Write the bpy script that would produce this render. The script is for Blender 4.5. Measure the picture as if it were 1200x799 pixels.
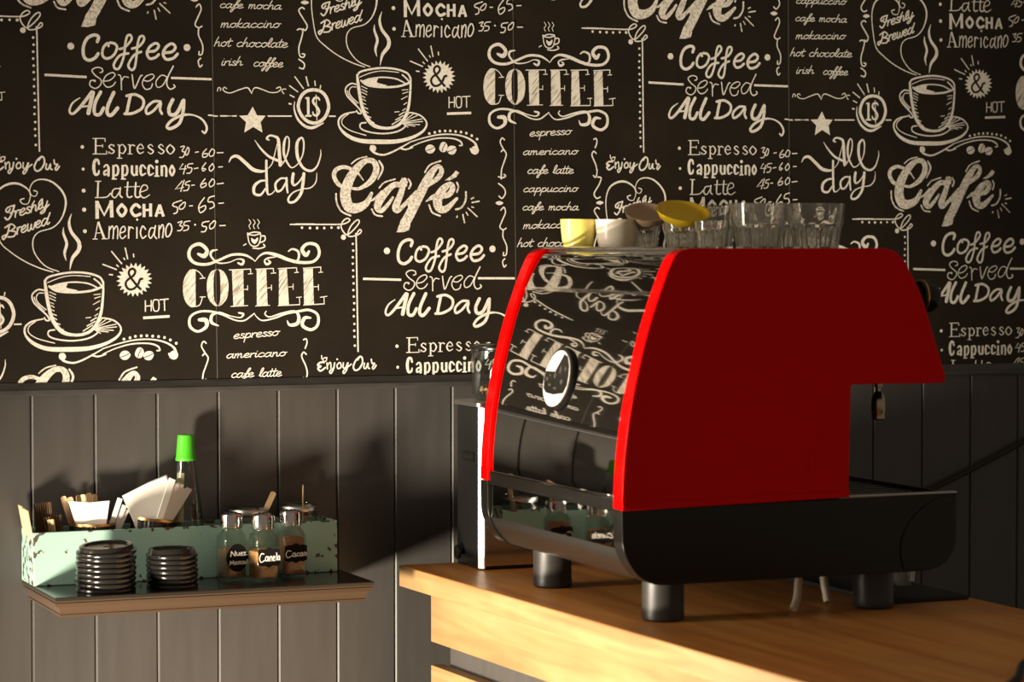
import bpy, bmesh, math, random
from mathutils import Vector, Matrix
random.seed(7)
for o in list(bpy.data.objects): bpy.data.objects.remove(o)
S = bpy.context.scene
COL = S.collection

# ------------------------------------------------------------ camera
cam_d = bpy.data.cameras.new('camera'); cam = bpy.data.objects.new('camera', cam_d); COL.objects.link(cam)
cam_d.sensor_width = 36.0; cam_d.lens = 93.0; cam_d.clip_start = 0.05
R_ = Vector((.9242, -.3820, 0)).normalized(); V_ = Vector((.3817, .9235, -.0369)).normalized(); U_ = R_.cross(V_)
cam.matrix_world = Matrix(((R_.x, U_.x, -V_.x, 0), (R_.y, U_.y, -V_.y, -3.85), (R_.z, U_.z, -V_.z, 1.45), (0, 0, 0, 1)))
cam_d.dof.use_dof = True; cam_d.dof.focus_distance = 4.05; cam_d.dof.aperture_fstop = 5.6
S.camera = cam
# ------------------------------------------------------------ world, lights, exposure
W = bpy.data.worlds.new('world'); S.world = W; W.use_nodes = True
W.node_tree.nodes['Background'].inputs[0].default_value = (1.0, .82, .62, 1)
W.node_tree.nodes['Background'].inputs[1].default_value = .175
def lamp(name, kind, loc, target, energy, color, **kw):
    d = bpy.data.lights.new(name, kind); d.energy = energy; d.color = color
    for k, v in kw.items(): setattr(d, k, v)
    o = bpy.data.objects.new(name, d); COL.objects.link(o); o.location = loc
    o.rotation_euler = (Vector(target) - Vector(loc)).to_track_quat('-Z', 'Y').to_euler()
    return o
lamp('low_spot_lamp', 'SPOT', (.20, -.76, .63), (1.96, -.45, .93), 300, (1.0, .86, .67), spot_size=math.radians(108), spot_blend=1.0, shadow_soft_size=.09)
lamp('left_fill_light', 'AREA', (-1.0, -.47, 1.30), (1.4, -.30, 1.38), 46, (1.0, .88, .70), shape='RECTANGLE', size=.45, size_y=.9)  # added soft fill from the left for upper wall and cups, no real window
S.view_settings.view_transform = 'Standard'; S.view_settings.look = 'None'
S.view_settings.gamma = 1; S.view_settings.use_curve_mapping = False; S.view_settings.exposure = 0.0

# ------------------------------------------------------------ materials
def mat(name, color=(.5, .5, .5), rough=.5, metal=0, **kw):
    m = bpy.data.materials.new(name); m.use_nodes = True
    b = m.node_tree.nodes['Principled BSDF']
    b.inputs['Base Color'].default_value = (*color, 1); b.inputs['Roughness'].default_value = rough; b.inputs['Metallic'].default_value = metal
    for k, v in kw.items(): b.inputs[k].default_value = v
    return m
def nodes(m): return m.node_tree.nodes, m.node_tree.links, m.node_tree.nodes['Principled BSDF']
def noise_mix(m, c1, c2, scale=(1, 1, 1), nscale=20, detail=4, lo=.4, hi=.6, rough=None, bump=0, coord='Object', distort=0):
    n, l, b = nodes(m)
    t = n.new('ShaderNodeTexCoord'); mp = n.new('ShaderNodeMapping'); mp.inputs['Scale'].default_value = scale
    nz = n.new('ShaderNodeTexNoise'); nz.inputs['Scale'].default_value = nscale; nz.inputs['Detail'].default_value = detail; nz.inputs['Distortion'].default_value = distort
    r = n.new('ShaderNodeValToRGB'); r.color_ramp.elements[0].position = lo; r.color_ramp.elements[1].position = hi
    r.color_ramp.elements[0].color = (*c1, 1); r.color_ramp.elements[1].color = (*c2, 1)
    l.new(t.outputs[coord], mp.inputs[0]); l.new(mp.outputs[0], nz.inputs[0]); l.new(nz.outputs[0], r.inputs[0]); l.new(r.outputs[0], b.inputs['Base Color'])
    if bump:
        bp = n.new('ShaderNodeBump'); bp.inputs['Strength'].default_value = bump; bp.inputs['Distance'].default_value = .002
        l.new(nz.outputs[0], bp.inputs['Height']); l.new(bp.outputs[0], b.inputs['Normal'])
    return r
M = {}
M['paper'] = mat('blackboard_paper', (.012, .010, .008), .62, 0, **{'Specular IOR Level': .22}); noise_mix(M['paper'], (.0125, .0090, .0055), (.0205, .0142, .0080), (1, 1, 1), 9, 5, .35, .7)
M['chalk'] = mat('printed_chalk', (.8, .76, .66), .9); noise_mix(M['chalk'], (.66, .62, .54), (.86, .82, .73), (1, 1, 1), 380, 3, .34, .52)
M['mottled'] = mat('printed_mottled_chalk', (.8, .76, .66), .9); noise_mix(M['mottled'], (.42, .38, .31), (.84, .79, .69), (1, 1, 1), 330, 4, .34, .56)
M['hatch'] = mat('printed_hatched_chalk', (.8, .76, .66), .9)
r = noise_mix(M['hatch'], (.36, .32, .26), (.80, .75, .65), (1, 1, 1), 330, 3, .36, .50)
for nd in M['hatch'].node_tree.nodes:
    if nd.type == 'MAPPING': nd.vector_type = 'TEXTURE'; nd.inputs['Rotation'].default_value = (0, math.radians(-52), 0); nd.inputs['Scale'].default_value = (7, 1, .8)
M['seam'] = mat('paper_seam', (.10, .09, .075), .7)
M['plank'] = mat('dark_painted_plank', (.09, .083, .075), .42); noise_mix(M['plank'], (.047, .043, .040), (.062, .057, .053), (14, 14, 2), 3, 6, .25, .75, bump=.08)
M['trimpaint'] = mat('dark_trim_paint', (.05, .046, .042), .45); noise_mix(M['trimpaint'], (.035, .033, .031), (.052, .048, .044), (8, 40, 40), 3, 5, .35, .7)
M['red'] = mat('red_gloss_paint', (.66, .0003, .0002), .16, 0, **{'Specular IOR Level': .10})
M['mirror'] = mat('polished_steel', (.52, .505, .48), .03, 1)
M['satin'] = mat('satin_steel', (.50, .485, .46), .34, 1)
M['brushed'] = mat('brushed_steel', (.70, .68, .64), .42, 1)
M['apron'] = mat('dull_steel', (.20, .195, .185), .30, 1)
M['chrome'] = mat('chrome', (.72, .70, .67), .09, 1)
M['nozzle'] = mat('worn_chrome', (.42, .36, .28), .22, 1)
M['black'] = mat('black_gloss_plastic', (.006, .0052, .0045), .22, 0, **{'Specular IOR Level': .35})
M['blackmatte'] = mat('black_satin_plastic', (.022, .020, .018), .40)
M['rubber'] = mat('black_rubber', (.010, .010, .010), .75)
M['white'] = mat('white_enamel', (.62, .60, .56), .35)
M['glass'] = mat('clear_glass', (.97, .96, .92), .03, 0, **{'Transmission Weight': .965, 'IOR': 1.46})
M['plastic'] = mat('clear_plastic', (.93, .95, .93), .03, 0, **{'Transmission Weight': 1.0, 'IOR': 1.30})
def thin(m, tint):
    n, l, b = nodes(m)
    tr = n.new('ShaderNodeBsdfTransparent'); tr.inputs[0].default_value = (*tint, 1)
    gl = n.new('ShaderNodeBsdfGlossy'); gl.inputs['Roughness'].default_value = .03
    fw = n.new('ShaderNodeLayerWeight'); fw.inputs[0].default_value = .5
    pw = n.new('ShaderNodeMath'); pw.operation = 'POWER'; pw.inputs[1].default_value = 3.0; l.new(fw.outputs['Facing'], pw.inputs[0])
    ad = n.new('ShaderNodeMath'); ad.operation = 'MULTIPLY_ADD'; ad.inputs[1].default_value = .75; ad.inputs[2].default_value = .045; l.new(pw.outputs[0], ad.inputs[0])
    mx = n.new('ShaderNodeMixShader'); l.new(ad.outputs[0], mx.inputs[0]); l.new(tr.outputs[0], mx.inputs[1]); l.new(gl.outputs[0], mx.inputs[2])
    l.new(mx.outputs[0], n['Material Output'].inputs[0]); return m
M['thin'] = thin(mat('thin_clear_glass', (.9, .95, .92)), (.93, .95, .93))
M['plastic'] = thin(mat('thin_clear_plastic', (.9, .95, .95)), (.90, .93, .92))
M['water'] = mat('clear_syrup', (.93, .92, .78), .0, 0, **{'Transmission Weight': 1.0, 'IOR': 1.33})
M['green'] = mat('green_plastic', (.055, .42, .012), .42)
M['mint'] = mat('worn_mint_paint', (.42, .62, .50), .6)
M['yellow'] = mat('yellow_glaze', (.86, .74, .18), .22)
M['amber'] = mat('amber_yellow_glaze', (.92, .62, .02), .2)
M['cream'] = mat('cream_glaze', (.88, .79, .66), .25)
M['beige'] = mat('beige_glaze', (.52, .36, .23), .3)
M['cinnamon'] = mat('ground_cinnamon', (.42, .19, .06), .9); noise_mix(M['cinnamon'], (.36, .16, .05), (.52, .26, .09), (1, 1, 1), 500, 3)
M['cocoa'] = mat('cocoa_powder', (.30, .11, .045), .9); noise_mix(M['cocoa'], (.25, .09, .035), (.38, .15, .06), (1, 1, 1), 500, 3)
M['nutmeg'] = mat('ground_nutmeg', (.33, .18, .06), .9); noise_mix(M['nutmeg'], (.25, .13, .04), (.42, .23, .08), (1, 1, 1), 500, 3)
M['labelblack'] = mat('black_label', (.006, .0055, .005), .8, 0, **{'Specular IOR Level': .15})
M['labelink'] = mat('white_label_ink', (.85, .82, .76), .8)
M['napkin'] = mat('white_paper', (.88, .85, .79), .85)
M['stick'] = mat('birch_wood', (.72, .50, .27), .6); noise_mix(M['stick'], (.64, .42, .22), (.78, .56, .32), (60, 60, 6), 4, 3)
M['cardboard'] = mat('brown_cardboard', (.36, .22, .11), .85); noise_mix(M['cardboard'], (.16, .095, .045), (.22, .135, .07), (1, 1, 1), 200, 3)
M['kraft'] = mat('pale_kraft_card', (.62, .43, .24), .85)
M['shelfpaint'] = mat('bronze_brown_paint', (.058, .036, .022), .30)
M['shelftop'] = mat('dark_gloss_shelf_top', (.018, .014, .011), .16)
M['bowl'] = mat('black_ribbed_ceramic', (.020, .017, .015), .3)
M['copper'] = mat('copper_rim', (.62, .33, .12), .3, 1)
M['lid'] = mat('black_lid_plastic', (.010, .009, .008), .16)
M['beans'] = mat('roasted_beans', (.30, .19, .10), .5)
M['hose'] = mat('pale_hose', (.55, .47, .36), .5)
M['grinderblack'] = mat('grinder_black', (.007, .007, .0065), .28)
M['floorwood'] = mat('dark_floor_boards', (.06, .045, .032), .5); noise_mix(M['floorwood'], (.045, .033, .024), (.085, .062, .044), (3, 40, 1), 2, 5)
def wood(name, dark, mid, light, along=1, scale=1.0, rough=.45):
    m = mat(name, mid, rough); n, l, b = nodes(m)
    t = n.new('ShaderNodeTexCoord'); mp = n.new('ShaderNodeMapping')
    sc = [26 * scale, 26 * scale, 26 * scale]; sc[along] = 1.6 * scale; mp.inputs['Scale'].default_value = sc
    nz = n.new('ShaderNodeTexNoise'); nz.inputs['Scale'].default_value = 1.0; nz.inputs['Detail'].default_value = 7; nz.inputs['Distortion'].default_value = 1.1
    nz2 = n.new('ShaderNodeTexNoise'); nz2.inputs['Scale'].default_value = 7; nz2.inputs['Detail'].default_value = 3
    r = n.new('ShaderNodeValToRGB'); e = r.color_ramp.elements
    e[0].position = .30; e[0].color = (*dark, 1); e[1].position = .72; e[1].color = (*light, 1)
    k = e.new(.5); k.color = (*mid, 1)
    mx = n.new('ShaderNodeMix'); mx.data_type = 'RGBA'; mx.blend_type = 'MULTIPLY'; mx.inputs[0].default_value = .35
    l.new(t.outputs['Object'], mp.inputs[0]); l.new(mp.outputs[0], nz.inputs[0]); l.new(t.outputs['Object'], nz2.inputs[0])
    l.new(nz.outputs[0], r.inputs[0]); l.new(r.outputs[0], mx.inputs[6]); l.new(nz2.outputs[0], mx.inputs[7]); l.new(mx.outputs[2], b.inputs['Base Color'])
    return m
M['wood'] = wood('oiled_pine_top', (.58, .215, .045), (.74, .30, .07), (.84, .41, .11), 1, 1.0, .42)
M['pine'] = wood('pale_pine', (.29, .158, .060), (.355, .214, .086), (.41, .268, .124), 1, 1.3, .5)
# worn mint paint: chips showing dark iron, thicker near the edges and corners
def worn(m):
    n, l, b = nodes(m)
    t = n.new('ShaderNodeTexCoord'); nz = n.new('ShaderNodeTexNoise'); l.new(t.outputs['Object'], nz.inputs[0]); nz.inputs['Scale'].default_value = 85; nz.inputs['Detail'].default_value = 6
    nb = n.new('ShaderNodeTexNoise'); nb.inputs['Scale'].default_value = 3.5
    sp = n.new('ShaderNodeSeparateXYZ'); l.new(t.outputs['Generated'], sp.inputs[0])
    def math_(op, a, bb=None, v=None):
        q = n.new('ShaderNodeMath'); q.operation = op; l.new(a, q.inputs[0])
        if bb is not None: l.new(bb, q.inputs[1])
        if v is not None: q.inputs[1].default_value = v
        return q.outputs[0]
    def edge(o, k):      # 0 inside, up to 1 at either end of this axis
        d = math_('ABSOLUTE', math_('SUBTRACT', o, v=.5)); d = math_('MULTIPLY', math_('SUBTRACT', d, v=.5 - k), v=1.0 / k)
        return math_('MAXIMUM', d, v=0)
    ed = math_('MAXIMUM', edge(sp.outputs[0], .065), edge(sp.outputs[2], .10))
    s = math_('ADD', nz.outputs[0], math_('MULTIPLY', ed, v=.115))
    r = n.new('ShaderNodeValToRGB'); e = r.color_ramp.elements
    e[0].position = .660; e[0].color = (0, 0, 0, 1); e[1].position = .672; e[1].color = (1, 1, 1, 1); l.new(s, r.inputs[0])
    mx = n.new('ShaderNodeMix'); mx.data_type = 'RGBA'; l.new(r.outputs[0], mx.inputs[0])
    mx.inputs[6].default_value = (.28, .45, .38, 1); mx.inputs[7].default_value = (.06, .038, .025, 1); l.new(mx.outputs[2], b.inputs['Base Color'])
worn(M['mint'])

# ------------------------------------------------------------ mesh helpers
def fin(name, bm, m, parent=None, smooth=None, bevel=0, seg=2, kind=None):
    me = bpy.data.meshes.new(name)
    bmesh.ops.recalc_face_normals(bm, faces=bm.faces)
    bm.to_mesh(me); bm.free()
    for x in (m if isinstance(m, (list, tuple)) else [m]): me.materials.append(x)
    if smooth:
        for p in me.polygons: p.use_smooth = True
        me.set_sharp_from_angle(angle=math.radians(smooth))
    o = bpy.data.objects.new(name, me); COL.objects.link(o)
    if parent is not None: o.parent = parent
    if bevel:
        b = o.modifiers.new('bevel', 'BEVEL'); b.width = bevel; b.segments = seg; b.limit_method = 'ANGLE'; b.angle_limit = math.radians(40)
    if kind: o['kind'] = kind
    return o
def BM(): return bmesh.new()
def box(bm, x0, x1, y0, y1, z0, z1, mi=0):
    v = [bm.verts.new((x, y, z)) for z in (z0, z1) for y in (y0, y1) for x in (x0, x1)]
    for f in ((0, 2, 3, 1), (4, 5, 7, 6), (0, 1, 5, 4), (2, 6, 7, 3), (0, 4, 6, 2), (1, 3, 7, 5)):
        bm.faces.new([v[i] for i in f]).material_index = mi
def prism(bm, pts, a0, a1, axis='y', mi=0):
    def P(p, a):
        return (p[0], a, p[1]) if axis == 'y' else ((p[0], p[1], a) if axis == 'z' else (a, p[0], p[1]))
    A = [bm.verts.new(P(p, a0)) for p in pts]; B = [bm.verts.new(P(p, a1)) for p in pts]
    n = len(pts)
    bm.faces.new(A).material_index = mi; bm.faces.new(B[::-1]).material_index = mi
    for i in range(n): bm.faces.new((A[i], B[i], B[(i + 1) % n], A[(i + 1) % n])).material_index = mi
def strip(bm, pts, y0, y1, th):          # thin bent sheet following a profile in x,z
    q = []
    for i, p in enumerate(pts):
        a = Vector(pts[max(0, i - 1)]); b = Vector(pts[min(len(pts) - 1, i + 1)]); d = (b - a).normalized()
        q.append((p[0] + d.y * th, p[1] - d.x * th))
    prism(bm, list(pts) + q[::-1], y0, y1)
def lathe(bm, prof, n=40, c=(0, 0, 0), ex=None, mi=0, rib=0, close=True):
    rings = []
    for r, z in prof:
        ring = []
        for i in range(n):
            a = 2 * math.pi * i / n; ca, sa = math.cos(a), math.sin(a); k = 1
            if ex: k = 1 / (abs(ca) ** ex + abs(sa) ** ex) ** (1 / ex)
            if rib: k *= 1 + rib * (1 if i % 2 else -1)
            ring.append(bm.verts.new((c[0] + r * k * ca, c[1] + r * k * sa, c[2] + z)))
        rings.append(ring)
    for A, B in zip(rings, rings[1:]):
        for i in range(n): bm.faces.new((A[i], A[(i + 1) % n], B[(i + 1) % n], B[i])).material_index = mi
    if close:
        bm.faces.new(rings[0][::-1]).material_index = mi; bm.faces.new(rings[-1]).material_index = mi
def loft(bm, rings, closed=True):        # rings of points; a vessel closed through its inside
    R = [[bm.verts.new(p) for p in ring] for ring in rings]; n = len(R[0])
    for A, B in zip(R, R[1:]):
        for i in range(n): bm.faces.new((A[i], A[(i + 1) % n], B[(i + 1) % n], B[i]))
    if closed: bm.faces.new(R[0][::-1]); bm.faces.new(R[-1])
def spline(P, k=8):
    P = [Vector(p) for p in P]; out = []
    for i in range(len(P) - 1):
        p0 = P[max(0, i - 1)]; p1 = P[i]; p2 = P[i + 1]; p3 = P[min(len(P) - 1, i + 2)]
        for j in range(k):
            t = j / k
            out.append(.5 * (2 * p1 + (p2 - p0) * t + (2 * p0 - 5 * p1 + 4 * p2 - p3) * t * t + (3 * p1 - p0 - 3 * p2 + p3) * t ** 3))
    out.append(P[-1]); return out
def tube(bm, path, r, n=12, k=8):
    P = spline(path, k) if len(path) > 2 else [Vector(p) for p in path]; rings = []
    w = P[-1] - P[0]; up = Vector((0, 0, 1)) if abs(w.z) < .75 * w.length else Vector((0, 1, 0))
    for i, p in enumerate(P):
        d = (P[min(i + 1, len(P) - 1)] - P[max(i - 1, 0)]).normalized()
        s = d.cross(up)
        s.normalize(); t = s.cross(d)
        rings.append([p + (s * math.cos(2 * math.pi * j / n) + t * math.sin(2 * math.pi * j / n)) * r for j in range(n)])
    loft(bm, rings)
def rnd(pts, rad, k=5):                  # round the corners of a polygon
    out = []; n = len(pts)
    for i, p in enumerate(pts):
        r = rad[i] if isinstance(rad, (list, tuple)) else rad
        if r <= 0: out.append(tuple(p)); continue
        p = Vector(p[:2]); a = Vector(pts[i - 1][:2]) - p; b = Vector(pts[(i + 1) % n][:2]) - p
        ra = min(r, a.length * .49); rb = min(r, b.length * .49)
        A = p + a.normalized() * ra; B = p + b.normalized() * rb
        for j in range(k + 1):
            t = j / k; q = A * (1 - t) ** 2 + p * 2 * t * (1 - t) + B * t * t; out.append((q.x, q.y))
    return out
def thing(name, label, cat, loc=(0, 0, 0), rz=0, group=None):
    o = bpy.data.objects.new(name, None); COL.objects.link(o); o.empty_display_size = .02
    o.location = loc; o.rotation_euler = (0, 0, rz); return tag(o, label, cat, group)
def tag(o, label, cat, group=None):
    o['label'] = label; o['category'] = cat
    if group: o['group'] = group
    return o
def copy_tree(o, parent=None):
    c = o.copy(); COL.objects.link(c)
    if parent is not None: c.parent = parent; c.matrix_parent_inverse = o.matrix_parent_inverse.copy()
    for ch in list(o.children): copy_tree(ch, c)
    return c
def at(bm, loc): bmesh.ops.translate(bm, verts=bm.verts, vec=-Vector(loc)); return bm

# ------------------------------------------------------------ strokes (lettering): ribbons in a plane
def ribbon(polys, pts, mi):
    n = len(pts)
    L = []; Rr = []
    for i in range(n):
        x, y, w = pts[i]; a = pts[max(0, i - 1)]; b = pts[min(n - 1, i + 1)]
        dx, dy = b[0] - a[0], b[1] - a[1]; d = math.hypot(dx, dy) or 1e-9
        L.append((x - dy / d * w / 2, y + dx / d * w / 2)); Rr.append((x + dy / d * w / 2, y - dx / d * w / 2))
    for i in range(n - 1): polys.append(([L[i], Rr[i], Rr[i + 1], L[i + 1]], mi))
def disc(polys, x, y, d, mi, n=12):
    polys.append(([(x + d / 2 * math.cos(2 * math.pi * i / n), y + d / 2 * math.sin(2 * math.pi * i / n)) for i in range(n)], mi))
def strokes(text, sc, mi, mh, md):
    polys = []
    for s in text.split(';'):
        if not s: continue
        k = s[0]; P = [tuple(float(v) * sc for v in t.split(',')) for t in s[1:].split()]
        m = md if k == 'D' else mi
        if k == 'C': disc(polys, *P[0], mi)
        elif k in 'SD':
            Q = [tuple(q) for q in spline(P, 5)] if len(P) > 2 else P
            ribbon(polys, Q, m)
            for q in (P[0], P[-1]):
                if q[2] > .0007: disc(polys, *q, m, 10)
        elif k == 'L': ribbon(polys, P, m)
        elif k == 'F': polys.append(([(q.x, q.y) for q in spline(P[-1:] + P + P[:2], 4)[4:-5]], mi))
        elif k == 'H': polys.append(([(q.x, q.y) for q in spline(P, 4)], mh))
        elif k == 'G': polys.append(([(p[0], p[1]) for p in P], mh))
        elif k == 'P': polys.append(([(p[0], p[1]) for p in P], mi))
    return polys
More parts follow.
